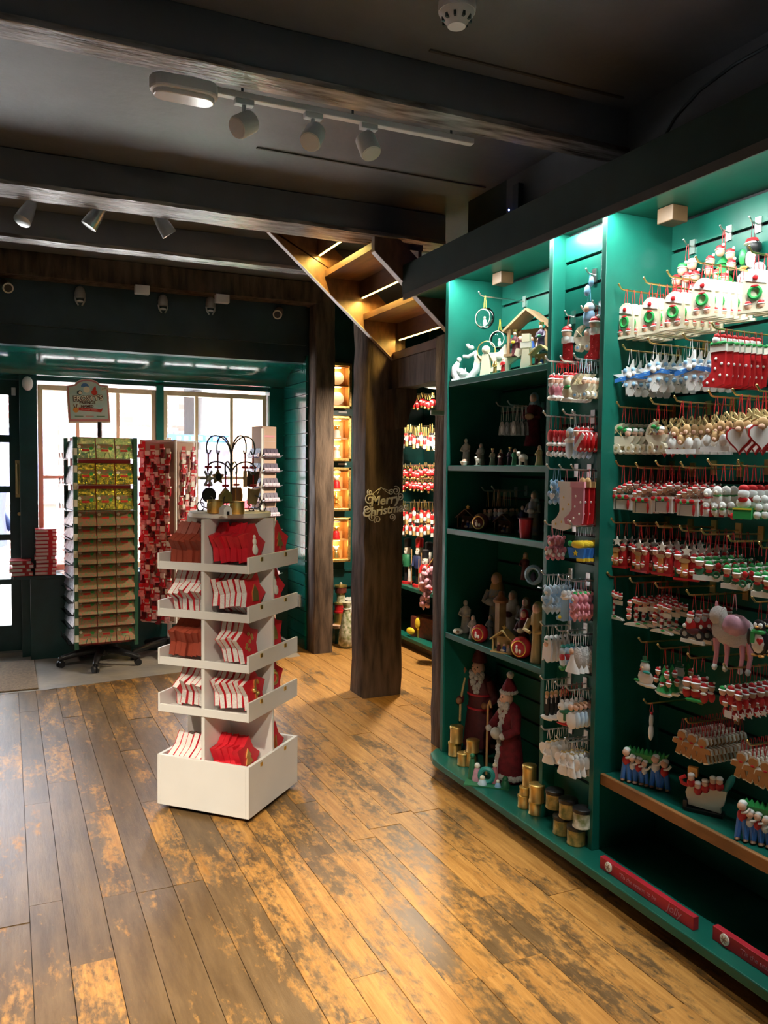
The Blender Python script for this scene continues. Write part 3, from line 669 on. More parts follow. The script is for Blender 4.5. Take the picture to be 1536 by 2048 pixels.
# ================================================================ WHITE STAR-BOX STAND (turned 45 degrees)
SC = Vector((.903, 3.637, 0)); SR = R(-45)        # local +x = toward the right-front lip, local +y = right-rear
sd_ = thing('display_stand', 'white four-sided tiered display stand filled with red star boxes', 'display stand', SC, SR)
H = .22
def sp_(nm, x0, x1, y0, y1, z0, z1): return bevel(BX(x0, x1, y0, y1, z0, z1).build(nm, 'white', sd_), .0015)
sp_('divider_panel', -H, H, -.008, .008, .06, 1.275); sp_('divider_panel', -.008, .008, -H, -.008, .06, 1.275); sp_('divider_panel', -.008, .008, .008, H, .06, 1.275)
for s in (-1, 1):
    sp_('base_panel', s*H-.008, s*H+.008, -H-.008, H+.008, .02, .241); sp_('base_panel', -H+.008, H-.008, s*H-.008, s*H+.008, .02, .241)
sp_('base_floor', -H+.008, H-.008, -H+.008, H-.008, .05, .062)
BX(-.19, .19, -.19, .19, .0, .02).build('turntable_foot', 'black', sd_)
tiers = [(1.057, .067), (.852, .067), (.641, .07), (.433, .08)]
for z, h in tiers:
    sp_('shelf', -H, H, -H, H, z, z+.01)
    for s in (-1, 1):
        sp_('tall_lip', s*H-.004, s*H+.006, -H-.006, H+.006, z-.002, z+h); sp_('low_lip', -H, H, s*H-.004, s*H+.006, z-.002, z+.032)
for z in [t_[0]+t_[1]-.016 for t_ in tiers]+[.222]:
    for y in (-.12, .1): MB().cbox((H+.0075, y, z), (.003, .02, .016)).build('price_sticker', 'gold', sd_)
MB().lathe([(.176, 1.275), (.18, 1.278), (.18, 1.297), (.176, 1.30)], 40).build('round_top', 'white', sd_)
# star boxes
def star_poly(ro, ri, ph=0): return [((ro if i % 2 == 0 else ri)*sin(ph+pi*i/5), (ro if i % 2 == 0 else ri)*cos(ph+pi*i/5)) for i in range(10)]
def star_meshes(face, side):
    out = []
    out.append(('lid', MB().prism(star_poly(.098, .062), -.0135, -.0112).mesh('lid', face)))
    out.append(('base', MB().prism(star_poly(.098, .062), .0112, .0135).mesh('base', face)))
    out.append(('side_band', MB().prism(star_poly(.0965, .061), -.0112, .0112).mesh('side_band', side)))
    return out
SM = {'rw': star_meshes('star_red', 'star_side'), 'rr': star_meshes('star_red', 'star_red'), 'br': star_meshes('star_brown', 'star_brown')}
MOT = {}
def motif(kind):
    if kind in MOT: return MOT[kind]
    m = MB()
    if kind == 'tree': m.prism([(0, .045), (.022, .01), (.012, .01), (.03, -.02), (.006, -.02), (.006, -.034), (-.006, -.034), (-.006, -.02), (-.03, -.02), (-.012, .01), (-.022, .01)], -.018, -.0135)
    elif kind == 'cane': m.tube([(.0, -.016, -.045), (0, -.016, .02), (.008, -.016, .036), (.022, -.016, .036), (.028, -.016, .02)], .007); m.ball((-.012, -.016, .0), .012); m.ball((.012, -.016, -.02), .011)
    elif kind == 'wreath': m.ring((0, -.016, -.004), .026, .008); m.ball((0, -.018, .026), .01)
    elif kind == 'mistletoe':
        for a in range(7): m.ball((.03*sin(a), -.016, .034-.011*a), (.011, .004, .009), 8, 5)
    elif kind == 'house': m.prism([(-.024, -.034), (.024, -.034), (.024, .005), (0, .038), (-.024, .005)], -.018, -.0135)
    elif kind == 'snowman': m.ball((0, -.015, -.018), (.024, .006, .024)); m.ball((0, -.015, .016), (.016, .006, .016)); m.ball((.002, -.015, .036), (.011, .005, .01))
    else: m.tube([(-.02, -.016, .03), (-.01, -.016, -.035), (.004, -.016, .02), (.012, -.016, -.035), (.02, -.016, .03)], .005)
    MOT[kind] = m.mesh('gilt_motif', 'gold' if kind not in ('snowman',) else 'ivory'); return MOT[kind]
TN = ('top', 'second', 'third', 'fourth', 'bottom')
quads = [('front', 1, -.112), ('left', -1, -.112), ('right', 1, .112)]
spec = {'front': [('rr', 6, 'snowman'), ('rw', 6, 'house'), ('rw', 4, 'mistletoe'), ('rw', 6, 'cane'), ('rr', 5, 'tree')], 'left': [('br', 6, None), ('rw', 6, None), ('br', 6, None), ('rw', 5, None), ('rw', 6, None)],
        'right': [('rw', 6, 'tree'), ('rw', 4, 'snowman'), ('rw', 4, 'house'), ('rw', 4, 'wreath'), ('rw', 4, 'bow')]}
zf = [1.067, .862, .651, .443, .062]
rots = Matrix.Rotation(SR, 4, 'Z')
wobble = random.Random(3)
for qn, sg, oy in quads:
    for ti, (kd, cnt, mo) in enumerate(spec[qn]):
        for k in range(cnt):
            front = k == cnt-1
            lx = sg*(.035+k*.0285+(.0 if cnt > 4 else .03)); ly = oy+wobble.uniform(-.006, .006)-(.02 if qn == 'front' else .0)*0
            tilt = R(-9)+R(wobble.uniform(-2, 2))
            z = zf[ti]+.094+(.075 if ti == 4 else 0)+wobble.uniform(0, .003)
            loc = SC+rots @ Vector((lx, ly, z))
            what = {'rw': 'red star box with white patterned sides', 'rr': 'plain red star box', 'br': 'rust-brown star box'}[kd]
            if front and mo: lab = '%s with gilt %s, %s quarter, %s tier' % (what, mo, qn, TN[ti])
            else: lab = '%s, %s quarter of the %s tier, behind others' % (what, qn, TN[ti]) if front is False else '%s, outermost in the %s quarter, %s tier' % (what, qn, TN[ti])
            t = tag(link('star_box', None, None, loc), lab, 'gift box', 'star boxes, %s tier, %s quarter' % (TN[ti], qn))
            t.rotation_euler = (tilt, R(wobble.uniform(-4, 4)), SR+R(90)+(0 if sg > 0 else pi))
            ph = R((8, 20, -5)[ti % 3]+wobble.uniform(-5, 5))
            for nm, me in SM[kd]: link(nm, me, t, None, (0, ph, 0))
            if front and mo: link('gilt_motif', motif(mo), t)
            if ti == 4 and kd != 'br': pass
# packing board lifting the boxes in the deep base tray
BX(-H+.01, H-.01, -H+.01, H-.01, .125, .135).build('tray_board', 'white', sd_)
# things on the round top
TP = 1.30
def top(px, py): return P(px, py, Z=TP)
wt = thing('wire_ornament_tree', 'dark wire ornament tree with curled arms on top of the white stand', 'ornament stand', (SC.x+.01, SC.y+.02, TP))
MB().cyl((0, 0, 0), (0, 0, .26), .005).build('pole', 'wire', wt); MB().lathe([(.03, 0), (.03, .006)], 16).build('foot', 'wire', wt)
arms = []
m = MB()
for k in range(8):
    a = 2*pi*k/8+.3; lo = k % 2
    r1 = .115 if not lo else .10; z0 = .22 if not lo else .15; hh = .115 if not lo else .07
    pts = []
    for i in range(15):
        u = i/14; rr_ = r1*1.08*.5*(1-cos(pi*u)); pts.append((rr_*cos(a), rr_*sin(a), z0+hh*abs(sin(pi*u*.86))**.8))
    e = pts[-1]; pts += [(e[0]*.97, e[1]*.97, e[2]-.02), (e[0]*.88, e[1]*.88, e[2]-.022), (e[0]*.82, e[1]*.82, e[2]-.008)]
    m.tube(pts, .0036, 6); arms.append(Vector((e[0]*.93, e[1]*.93, e[2]-.022)))
    MB().tube([(0, 0, .01), (.09*cos(a), .09*sin(a), .012)]+[(.11*cos(a)+.03*sin(q)*cos(a), .11*sin(a)+.03*sin(q)*sin(a), .04-.03*cos(q)) for q in (0, .8, 1.6, 2.4, 3.2, 4, 4.8, 5.4)], .003, 6).build('scroll_foot', 'wire', wt) if lo else None
m.build('curled_arm', 'wire', wt)
HK = [('felt hat', 'dbrown', 'hat', 'olive-brown felt hat ornament hanging from the wire tree'), ('barrel', 'brown', 'barrel', 'striped brown barrel ornament hanging from the wire tree'), ('star', 'gold', 'star', 'gold star ornament with dark centre hanging from the wire tree'), ('disc', 'black', 'disc', 'black round ornament hanging low on the wire tree'),
      ('snow', 'pewter', 'flake', 'silver snowflake ornament hanging low on the wire tree'), ('house', 'gold', 'house', 'gilt house ornament on dark base hanging from the wire tree'), ('stick', 'tan', 'bar', 'slim tan ornament hanging on the door side of the wire tree'), ('bell', 'olive', 'hat', 'small olive bell ornament hanging behind the wire tree')]
for k, (_, mm, sh, lab) in enumerate(HK):
    base = wt.location+arms[k]
    t = thing('hanging_ornament', lab, 'ornament', base, R(20)); L_ = .075 if k % 2 == 0 else .06
    MB().cbox((0, 0, -L_/2), (.006, .002, L_)).build('ribbon', 'red', t); MB().ball((-.009, 0, -L_*.8), (.01, .003, .006)).ball((.009, 0, -L_*.8), (.01, .003, .006)).build('bow', 'red', t)
    b_ = MB(); z = -L_
    if sh == 'hat': b_.prism([(-.03, z-.07), (.012, z-.075), (.03, z-.02), (.035, z-.002), (.012, z-.008), (-.028, z)], -.006, .006)
    elif sh == 'barrel': b_.lathe([(.022, z-.075), (.03, z-.04), (.022, z)], 12)
    elif sh == 'star': b_.prism([(x*.36, zz*.36+z-.03) for x, zz in star_poly(.1, .05)], -.005, .005)
    elif sh == 'disc': b_.disc((0, z-.034), .034, -.006, .006, 18)
    elif sh == 'flake':
        for i in range(3): b_.cbox((0, 0, 0), (.075, .006, .009), Matrix.Translation((0, 0, z-.035)) @ Matrix.Rotation(pi*i/3, 4, 'Y'))
        b_.ball((0, -.004, z-.035), .014)
    elif sh == 'house': b_.prism([(-.028, z-.06), (.028, z-.06), (.028, z-.03), (0, z), (-.028, z-.03)], -.012, .012)
    else: b_.cbox((0, 0, z-.035), (.014, .01, .07))
    b_.build('body', mm, t)
    if sh == 'star': MB().disc((0, z-.03), .016, -.008, -.005).build('centre', 'black', t)
    if sh == 'house': MB().cbox((0, 0, z-.062), (.07, .03, .006)).build('base', 'dbrown', t)
    if sh == 'barrel':
        for i in range(6): MB().cyl((.028*cos(i), .028*sin(i), z-.07), (.028*cos(i), .028*sin(i), z-.006), .003, n=5).build('stave', 'orange', t)
for k, (px, py, s, lab) in enumerate(((430, 1026, 1, 'olive-gold glass candle mug on the left of the round stand top'), (474, 1028, .95, 'olive-gold candle mug beside the white candle house on the stand'))):
    t = thing('candle_mug', lab, 'candle holder', top(px, py), R(40), None, (s, s, s))
    MB().lathe([(.03, 0), (.033, .004), (.033, .055), (.03, .057), (.029, .05), (.029, .01)], 20).build('cup', 'gold', t); MB().tube([(-.033, 0, .048), (-.052, 0, .042), (-.054, 0, .022), (-.033, 0, .012)], .003).build('handle', 'brass', t); MB().lathe([(.034, .05), (.034, .056)], 20).build('rim', 'brass', t)
t = thing('candle_house', 'small white house-shaped candle holder at the middle of the stand top', 'candle holder', top(451, 1030), R(20)); MB().prism([(-.02, 0), (.02, 0), (.02, .026), (0, .042), (-.02, .026)], -.018, .018).build('body', 'white', t); MB().prism([(-.006, 0), (.006, 0), (.006, .015), (-.006, .015)], -.0195, -.018).build('door', 'blackp', t)
for k, (px, py) in enumerate(((401, 1022), (503, 1022), (525, 1023))):
    t = thing('ring_stand', 'round dark metal ring standing on the round top, %s' % ('left edge', 'right of the mugs', 'right edge')[k], 'ornament', top(px, py), R(24)); MB().ring((0, 0, .021), .02, .0025, 18).build('ring', 'wire', t); MB().cbox((0, 0, .002), (.024, .014, .004)).build('foot', 'wire', t)
MB().lathe([(.1805, 1.281), (.1805, 1.294)], 40).build('label_band', 'ivory', sd_)

# ================================================================ REVOLVING RACKS BY THE WINDOW
def star_base(parent, r_=.28, ph=0, m='blackp'):
    MB().lathe([(.05, .07), (.05, .12), (.035, .15)], 16).build('hub', m, parent)
    for k in range(5):
        a = ph+2*pi*k/5; d = Vector((cos(a), sin(a), 0))
        lg = MB().tube([d*.03+Vector((0, 0, .115)), d*.15+Vector((0, 0, .10)), d*(r_-.01)+Vector((0, 0, .07)), d*(r_+.01)+Vector((0, 0, .06))], [.03, .026, .02, .016], 8).build('leg', m, parent)
        ca = MB(); n_ = Vector((-sin(a+.6), cos(a+.6), 0)); q = d*r_+Vector((0, 0, .026))
        ca.cyl(q-n_*.02, q-n_*.006, .026, n=14); ca.cyl(q+n_*.006, q+n_*.02, .026, n=14); ca.cyl(q+Vector((0, 0, .0)), q+Vector((0, 0, .06)), .01, n=8); ca.build('castor', m, lg)
# --- sticker rack
rk = thing('sticker_rack', 'tall revolving rack of sticker packs with a Frosty\'s Friends sign on top', 'display rack', (.63, 6.50, 0), R(5))
star_base(rk, .29, R(-176-5))
MB().cyl((0, 0, .14), (0, 0, 1.82), .016, n=12).build('pole', 'blackp', rk)
S = .21
for s in (-1, 1):
    BX(-S+.03, S-.03, s*(S-.03)-.004, s*(S-.03)+.004, .19, 1.70).build('panel', 'card_red', rk); BX(s*(S-.03)-.004, s*(S-.03)+.004, -S+.03, S-.03, .19, 1.70).build('panel', 'card_red', rk)
for x, y in ((-S, -S), (S, -S), (S, S), (-S, S)):
    BX(x-.014, x+.014, y-.014, y+.014, .17, 1.70).build('corner_strip', 'stripgreen', rk)
for i in range(12): MB().cbox((-S, -S-.015, .25+i*.122), (.024, .003, .05)).build('corner_label', 'ivory', rk); MB().cbox((-S-.015, -S, .25+i*.122), (.003, .024, .05)).build('corner_label', 'ivory', rk)
rowsz = [1.545, 1.36, 1.175]+[1.06-.0915*i for i in range(9)]+[.21]
holo = MB().box(-.064, .064, -.004, .004, 0, .155).mesh('sticker_pack', 'holo'); holog = MB().box(-.064, .064, -.004, .004, 0, .155).mesh('sticker_pack', 'holo_gold')
card = MB().box(-.064, .064, -.004, .004, 0, .118).mesh('sticker_pack', 'cardprint'); card2 = MB().box(-.064, .064, -.004, .004, 0, .118).mesh('sticker_pack', 'cardprint2'); foil = MB().box(-.064, .064, -.004, .004, 0, .135).mesh('sticker_pack', 'foil')
hdr = MB().box(-.056, .056, -.0055, -.004, .075, .105).mesh('print_band', 'cardprint2'); hd2 = MB().disc((-.046, .085), .012, -.006, -.004, 10).mesh('print_patch', 'ivory')
hd3 = MB().disc((.035, .075), .014, -.0062, -.004, 6).mesh('print_leaf', 'leaf'); hd4 = MB().cbox((-.004, -.0058, .06), (.05, .001, .014)).mesh('print_ribbon', 'red')
base_rot = Matrix.Rotation(R(5), 4, 'Z')
for fi, (fa, fname) in enumerate(((0, 'front'), (-90, 'left'))):
    Fm = Matrix.Rotation(R(fa), 4, 'Z')
    for ri, z in enumerate(rowsz):
        for ci in range(3):
            lx = (-.134, 0, .134)[ci]
            loc = Vector((.63, 6.50, 0))+(base_rot @ Fm @ Vector((lx, -S-.008-(.012 if ri > 2 else 0), z)))
            me = (foil if fi else (holo if ri == 0 else holog if ri < 3 else (card if ri in (12, 8, 9, 10) else card2)))
            kind = 'silver foil sticker pack seen from the side' if fi else ('shiny holographic sticker pack' if ri == 0 else 'gold holographic sticker pack' if ri < 3 else 'red and green printed sticker pack')
            if ri == 12: where = 'bottom row'
            else: where = ORD[ri]+' row'
            t = tag(link('sticker_pack', me, None, loc, (R(-12 if ri < 3 else -20), 0, R(5+fa))), '%s, %s column, %s, %s face of rack' % (kind, ('left', 'middle', 'right')[ci], where, fname), 'sticker pack', 'sticker packs on the %s face of the rack' % fname)
            if not fi:
                link('print_band', hdr, t, None); link('print_patch', hd2, t, None); link('print_leaf', hd3, t, None); link('print_ribbon', hd4, t, None)
    for ri, z in enumerate(rowsz):
        q = Fm @ Vector((0, -S-.022, z-.004)); m = MB().box(-.2, .2, -.03, .012, -.003, 0)
        o = m.build('pocket_shelf', 'silver' if ri < 3 else 'glass', rk, q, (0, 0, R(fa)))
        if ri in (0, 1, 2, 12):
            for cx in (-.134, 0, .134): MB().tube([(cx-.022, -.03, 0), (cx-.012, -.033, .045), (cx+.012, -.033, .045), (cx+.022, -.03, 0)], .002, 5).build('wire_loop', 'blackp', rk, q, (0, 0, R(fa)))
# header sign
hs = link('header_sign', None, rk, (-.07, -.0, 1.81), (R(-4), R(-2.2), R(3)))
arch = [(-.15, 0), (.15, 0), (.15, .28), (.09, .285)]+[(.085*cos(a)*1.0, .285+.04*sin(a)) for a in [pi*i/8 for i in range(1, 8)]]+[(-.09, .285), (-.15, .27)]
bevel(MB().prism(arch, -.006, .006).build('sign_board', 'ivory', hs), .003)
MB().prism([(x*.965, .010+z*.955) for x, z in arch], -.0075, -.006).build('candy_border', 'rose', hs)
MB().prism([(x*.9, .028+z*.86) for x, z in arch], -.009, -.0075).build('sign_panel', 'signblue', hs)
def stx(nm, s, size, m, x, z, tilt=0, d=-.0105, e=.0008, off=0): text(nm, s, size, m, hs, (x, d, z), (R(90), R(-tilt), 0), e, off=off)
stx('lettering_outline', "FROSTY'S", .050, 'maroon', -.003, .180, 3, -.0102, off=.0045); stx('lettering', "FROSTY'S", .050, 'snow', -.003, .180, 3, -.0125, off=.0012)
stx('lettering', 'FRIENDS', .03, 'maroon', -.01, .148, 1, off=.0006); stx('lettering', 'NAMED', .026, 'maroon', -.012, .121, 1, off=.0006)
MB().prism([(-.075, .092), (.085, .078), (.10, .108), (.08, .102), (-.075, .114)], -.0105, -.009).build('banner', 'red', hs); stx('lettering', 'Christmas Stickers', .0155, 'pink', .0, .097, -3, -.0115)
for x, m_ in ((-.075, 'dleaf'), (0, 'rose'), (.08, 'dleaf')): MB().cbox((x, -.0098, .049), (.06, .0015, .005)).build('print_line', m_, hs)
MB().disc((-.01, .245), .024, -.0105, -.009).build('snow_face', 'ivory', hs); MB().disc((-.02, .265), .028, -.0098, -.009, 12, 0, pi).build('blue_hat', 'blue', hs)
MB().disc((.045, .225), .022, -.0105, -.009).build('red_shape', 'red', hs); MB().prism([(.03, .245), (.06, .245), (.055, .275)], -.0105, -.009).build('red_hat', 'red', hs)
MB().disc((-.06, .222), .018, -.0105, -.009).build('dark_shape', 'navy', hs); MB().disc((-.057, .22), .012, -.0112, -.0105).build('pale_shape', 'ivory', hs)
MB().disc((-.095, .095), .02, -.0105, -.009).build('brown_shape', 'orange', hs); MB().tube([(-.1, -.01, .11), (-.108, -.01, .135)], .003).tube([(-.09, -.01, .11), (-.084, -.01, .137)], .003).build('antler_shape', 'brown', hs)
MB().cbox((.118, -.0105, .255), (.05, .002, .025), Matrix.Translation((.118, 0, .255)) @ Matrix.Rotation(R(-15), 4, 'Y') @ Matrix.Translation((-.118, 0, -.255))).build('price_tag', 'white', hs)
text('price', '£1.99', .016, 'dleaf', hs, (.118, -.0125, .255), (R(90), R(-13), 0))

# --- red stocking rack
RA = R(-42); RC = Vector((1.154, 6.60, 0))
rs = thing('stocking_rack', 'tall revolving white-framed rack of red bagged goods by the window', 'display rack', RC, RA)
star_base(rs, .29, R(-165)-RA)
MB().cyl((0, 0, .14), (0, 0, 1.72), .02, n=12).build('pole', 'white_plastic', rs)
S2 = .15
for x, y in ((-S2, -S2), (S2, -S2), (S2, S2), (-S2, S2)): BX(x-.008, x+.008, y-.008, y+.008, .29, 1.70).build('upright', 'white_plastic', rs)
for z in (.29, 1.69):
    for s in (-1, 1): BX(-S2, S2, s*S2-.005, s*S2+.005, z-.006, z+.006).build('rail', 'white_plastic', rs); BX(s*S2-.005, s*S2+.005, -S2, S2, z-.006, z+.006).build('rail', 'white_plastic', rs)
BX(-S2+.01, S2-.01, -S2+.012, -S2+.016, .3, 1.69).build('back_card', 'kraft', rs); BX(S2-.016, S2-.012, -S2+.01, S2-.01, .3, 1.69).build('back_card', 'kraft', rs)
BX(-S2+.004, -S2+.035, -S2-.003, -S2+.003, .3, 1.69).build('side_strip', 'red', rs)
def sk(c): return [(x*1.1, z*1.1-.012) for x, z in ((-.014, -.015), (.014, -.015), (.014, -.06), (.008, -.08), (-.026, -.078), (-.026, -.064), (-.012, -.055))]
bag = [('stocking', MB().prism(sk(0), -.006, .006).mesh('stocking', 'red')), ('cuff', MB().cbox((0, 0, -.03), (.034, .016, .014)).mesh('cuff', 'snow')), ('sleeve', MB().cbox((0, -.008, -.075), (.046, .002, .05)).mesh('sleeve', 'poly'))]
bagw = [('stocking', MB().prism(sk(0), -.006, .006).mesh('stocking', 'crimson')), ('cuff', MB().cbox((0, 0, -.03), (.034, .016, .012)).mesh('cuff', 'pink')), ('print', MB().cbox((0, -.0075, -.05), (.014, .002, .014)).mesh('print', 'black'))]
bagr = [('stocking', MB().prism(sk(0), -.006, .006).mesh('stocking', 'sign_red')), ('cuff', MB().cbox((0, 0, -.03), (.034, .016, .014)).mesh('cuff', 'ivory')), ('print', MB().ball((.006, -.008, -.055), (.009, .004, .012), 7, 5).mesh('print', 'snow'))]
hcard = MB().cbox((0, -.01, -.012), (.036, .003, .03)).mesh('header_card', 'snow'); hc2 = MB().cbox((0, -.01, -.012), (.036, .003, .03)).mesh('header_card', 'red')
rm = Matrix.Rotation(RA, 4, 'Z')
for fi, (fa, fname, ncol) in enumerate(((0, 'front', 6), (90, 'right', 4))):
    Fm = Matrix.Rotation(R(fa), 4, 'Z')
    for ri in range(15):
        for ci in range(ncol):
            lx = -.115+.045*ci if fi == 0 else -.10+.055*ci
            loc = RC+rm @ Fm @ Vector((lx+random.uniform(-.006, .006), -S2-.018-random.uniform(0, .035), 1.65-.088*ri+random.uniform(-.012, .012)-(.03 if ci % 2 else 0)))
            kk = (ri*2+ci) % 3
            lab = '%s packet, %s row of the red rack, %s face' % (('sleeved red', 'dark red', 'bright red')[kk], ORD[ri] if ri < 13 else 'lowest', fname)
            t = tag(link('bagged_packet', None, None, loc, RA+R(fa)+R(random.uniform(-20, 20))), lab, 'packet', 'red rack packets, %s row, %s face, %d' % (ORD[ri] if ri < 13 else 'lowest', fname, kk))
            for nm, me in (bag, bagw, bagr)[kk]: link(nm, me, t)
            link('header_card', hcard if (ri+ci) % 2 else hc2, t)
# --- dark box rack
RB = R(20); QC = Vector((1.88, 6.46, 0))
rq = thing('trinket_rack', 'slim pale revolving rack of dark purple trinket boxes beside the boarded wall', 'display rack', QC, RB)
star_base(rq, .22, .4)
bevel(BX(-.07, .07, -.07, .07, .15, 1.82).build('column', 'kraft', rq)); BX(-.09, -.08, -.09, -.08, .15, 1.80).build('corner_post', 'white_plastic', rq)
for k in range(3): BX(-.085+.012*k, -.08+.012*k, -.082, -.076, .15, 1.80).build('corner_post', 'white_plastic', rq)
BX(-.05, .05, -.0716, -.07, 1.735, 1.75).build('print_line', 'rose', rq); BX(-.06, .06, -.0716, -.07, 1.70, 1.702).build('print_line', 'lilac', rq)
bxm = [('back_card', MB().cbox((0, 0, .04), (.034, .012, .08)).mesh('back_card', 'purple')), ('front_label', MB().cbox((0, -.012, .018), (.034, .014, .03)).mesh('front_label', 'lilac'))]
rm = Matrix.Rotation(RB, 4, 'Z')
for fi, (fa, fname) in enumerate(((0, 'front'), (-90, 'left'))):
    Fm = Matrix.Rotation(R(fa), 4, 'Z')
    for ri in range(11):
        z = 1.57-.118*ri
        MB().tube([(-.09, -.07, z), (-.09, -.135, z+.02), (.09, -.135, z+.02), (.09, -.07, z)], .002, 5).build('wire_shelf', 'silver', rq, None, (0, 0, R(fa)))
        for ci in range(4):
            loc = QC+rm @ Fm @ Vector((-.055+.037*ci, -.105, z))
            t = tag(link('trinket_box', None, None, loc, (R(-24), 0, RB+R(fa))), 'dark purple boxed trinket, %s tier, %s face of slim rack' % (ORD[ri], fname), 'trinket box', 'trinkets, %s tier, %s face' % (ORD[ri], fname))
            for nm, me in bxm: link(nm, me, t)
# socket on the boarded wall
p = P(597, 1200, X=2.2)
t = thing('wall_socket', 'white socket plate low on the green boarded wall', 'socket', p); bevel(MB().cbox((-.006, 0, 0), (.012, .12, .1)).build('plate', 'white_plastic', t)); MB().cbox((-.014, -.03, .02), (.006, .02, .02)).build('switch', 'white_plastic', t)
# books on the ledge by the door
bkm = [('cover', MB().cbox((0, 0, .0265), (.15, .2, .005)).cbox((0, 0, .0025), (.15, .2, .005)).mesh('cover', 'red')), ('pages', MB().cbox((0, 0, .0145), (.145, .195, .019)).mesh('pages', 'ivory')), ('spine', MB().cbox((.03, -.0985, .0145), (.03, .003, .019)).mesh('spine', 'red'))]
for k in range(12):
    t = tag(link('boxed_book', None, None, (.262+random.uniform(-.006, .006), 6.90+random.uniform(-.01, .01), .653+k*.0295), R(random.uniform(-4, 4))), 'red and white box in the tall pile on the window ledge' if k < 11 else 'topmost red and white box of the tall pile on the window ledge', 'box', 'tall pile of red and white boxes')
    for nm, me in bkm: link(nm, me, t)
for k in range(4):
    t = tag(link('boxed_book', None, None, (.085+random.uniform(-.012, .008), 6.885, .653+k*.0295), R(random.uniform(-6, 6))), 'red and white box in the short pile nearest the door' if k < 3 else 'topmost red and white box of the short pile nearest the door', 'box', 'short pile of red and white boxes')
    for nm, me in bkm: link(nm, me, t)

# ================================================================ ORNAMENTS ON HOOKS
class Kit:
    def __init__(s): s.p = {}
    def __call__(s, nm, m):
        if (nm, m) not in s.p: s.p[(nm, m)] = MB()
        return s.p[(nm, m)]
def rib(K, z, m='red', n=1):
    """ribbon loop from the hook (0,0,0) down to z"""
    K('ribbon', m).tube([(-.002, 0, .003), (-.007, 0, z)], .0012, 4).tube([(.002, 0, .003), (.007, 0, z)], .0012, 4)
def head(K, x, z, r=.011, hat='red', y=-.006, pom=True):
    u = '#%g,%g' % (x, z); K('face'+u, 'skin').ball((x, y, z), r, 8, 5)
    h = K('hat'+u, hat); h.ball((x, y, z+r*.75), (r*.95, r*.95, r*.75), 8, 5)
    t = K('hat_trim'+u, 'snow'); t.ball((x, y-.001, z+r*.42), (r*1.12, r*1.12, r*.36), 8, 4)
    if pom: t.ball((x+r*.7, y, z+r*1.4), r*.35, 6, 4)
def body(K, x, z, w, h, m): K('figure', m).ball((x, -.003, z), (w, .010, h), 8, 5)
KD = {}
def kind(f): KD[f.__name__] = f; return f
@kind
def door(K):
    rib(K, -.045)
    arch = [(-.036, -.155), (.036, -.155), (.036, -.085)]+[(.036*cos(a), -.085+.042*sin(a)) for a in [pi*i/8 for i in range(1, 8)]]+[(-.036, -.085)]
    K('door_leaf', 'cream').prism(arch, -.006, .006); K('sill', 'cream').cbox((0, -.003, -.158), (.092, .02, .008))
    K('fanlight', 'snow').prism([(x*.8, -.085+(z+.085)*.8) for x, z in arch[2:-1]], -.009, -.006)
    K('wreath', 'leaf').ring((0, -.012, -.108), .016, .005, 12); K('bow', 'red').ball((0, -.014, -.09), (.012, .004, .005), 8, 4); K('bow', 'red').ball((0, -.012, -.066), (.008, .004, .008), 8, 4)
    head(K, -.018, -.143, .010); head(K, .016, -.143, .010)
@kind
def snowflake(K):
    rib(K, -.05, 'snow')
    K('crystal', 'snow').prism([(r_*sin(pi*i/12+.2), -.095+r_*cos(pi*i/12+.2)) for i, r_ in enumerate([.064, .034, .042, .024, .042, .034]*4)], -.006, .006)
    for i in range(6): a = pi*i/3+.46; K('blue_tip#%d' % i, 'lblue').ball((.03*sin(a), -.008, -.095+.03*cos(a)), (.008, .005, .008), 6, 4)
    K('banner', 'blue').prism([(-.055, -.112), (.02, -.098), (.055, -.106), (.055, -.092), (.02, -.084), (-.055, -.098)], -.012, -.006)
    K('face', 'snow').ball((0, -.012, -.088), .011, 8, 5).ball((.016, -.01, -.082), .009, 8, 5); K('drop_flake', 'snow').disc((.004, -.148), .016, -.004, .004, 6)
def sock(s=1, dx=0, z=-.05): return [(dx+x*s, z+y*s) for x, y in ((-.022, 0), (.022, 0), (.022, -.075), (.018, -.105), (-.006, -.112), (-.044, -.108), (-.048, -.094), (-.03, -.082), (-.02, -.068))]
def stocking(K, m, dots, ribm, cuff='ivory', green=True, z=-.05, s=1.15):
    rib(K, z, ribm); K('sock', m).prism(sock(s, 0, z), -.006, .006); K('cuff', cuff).cbox((0, -.001, z-.008), (.056*s/1.1, .016, .022))
    for x, y in ((-.006, -.035), (.012, -.05), (-.008, -.062), (.008, -.08), (-.012, -.092), (-.032, -.098)): K('dot', dots).ball((x*s, -.007, z+y*s), (.005, .0025, .005), 6, 4)
    if green:
        for i in range(5): K('garland', 'leaf').ball((-.022+.011*i, -.008, z+.006), (.009, .006, .006), 6, 4)
        K('face', 'snow').ball((-.01, -.004, z+.018), .013, 8, 5); K('hat', 'red').ball((-.008, -.004, z+.029), (.012, .01, .009), 8, 4)
@kind
def red_stocking(K): stocking(K, 'red', 'snow', 'red')
@kind
def rose_stocking(K): stocking(K, 'rose', 'ivory', 'pink', 'pink', False, s=1.5)
@kind
def white_stocking(K): stocking(K, 'ivory', 'gold', 'pink', 'ivory', False, s=1.7)
@kind
def long_stocking(K): stocking(K, 'red', 'snow', 'red', 'tan', False, s=1.5); K('bear_head', 'tan').ball((0, -.006, -.046), .016, 8, 5)
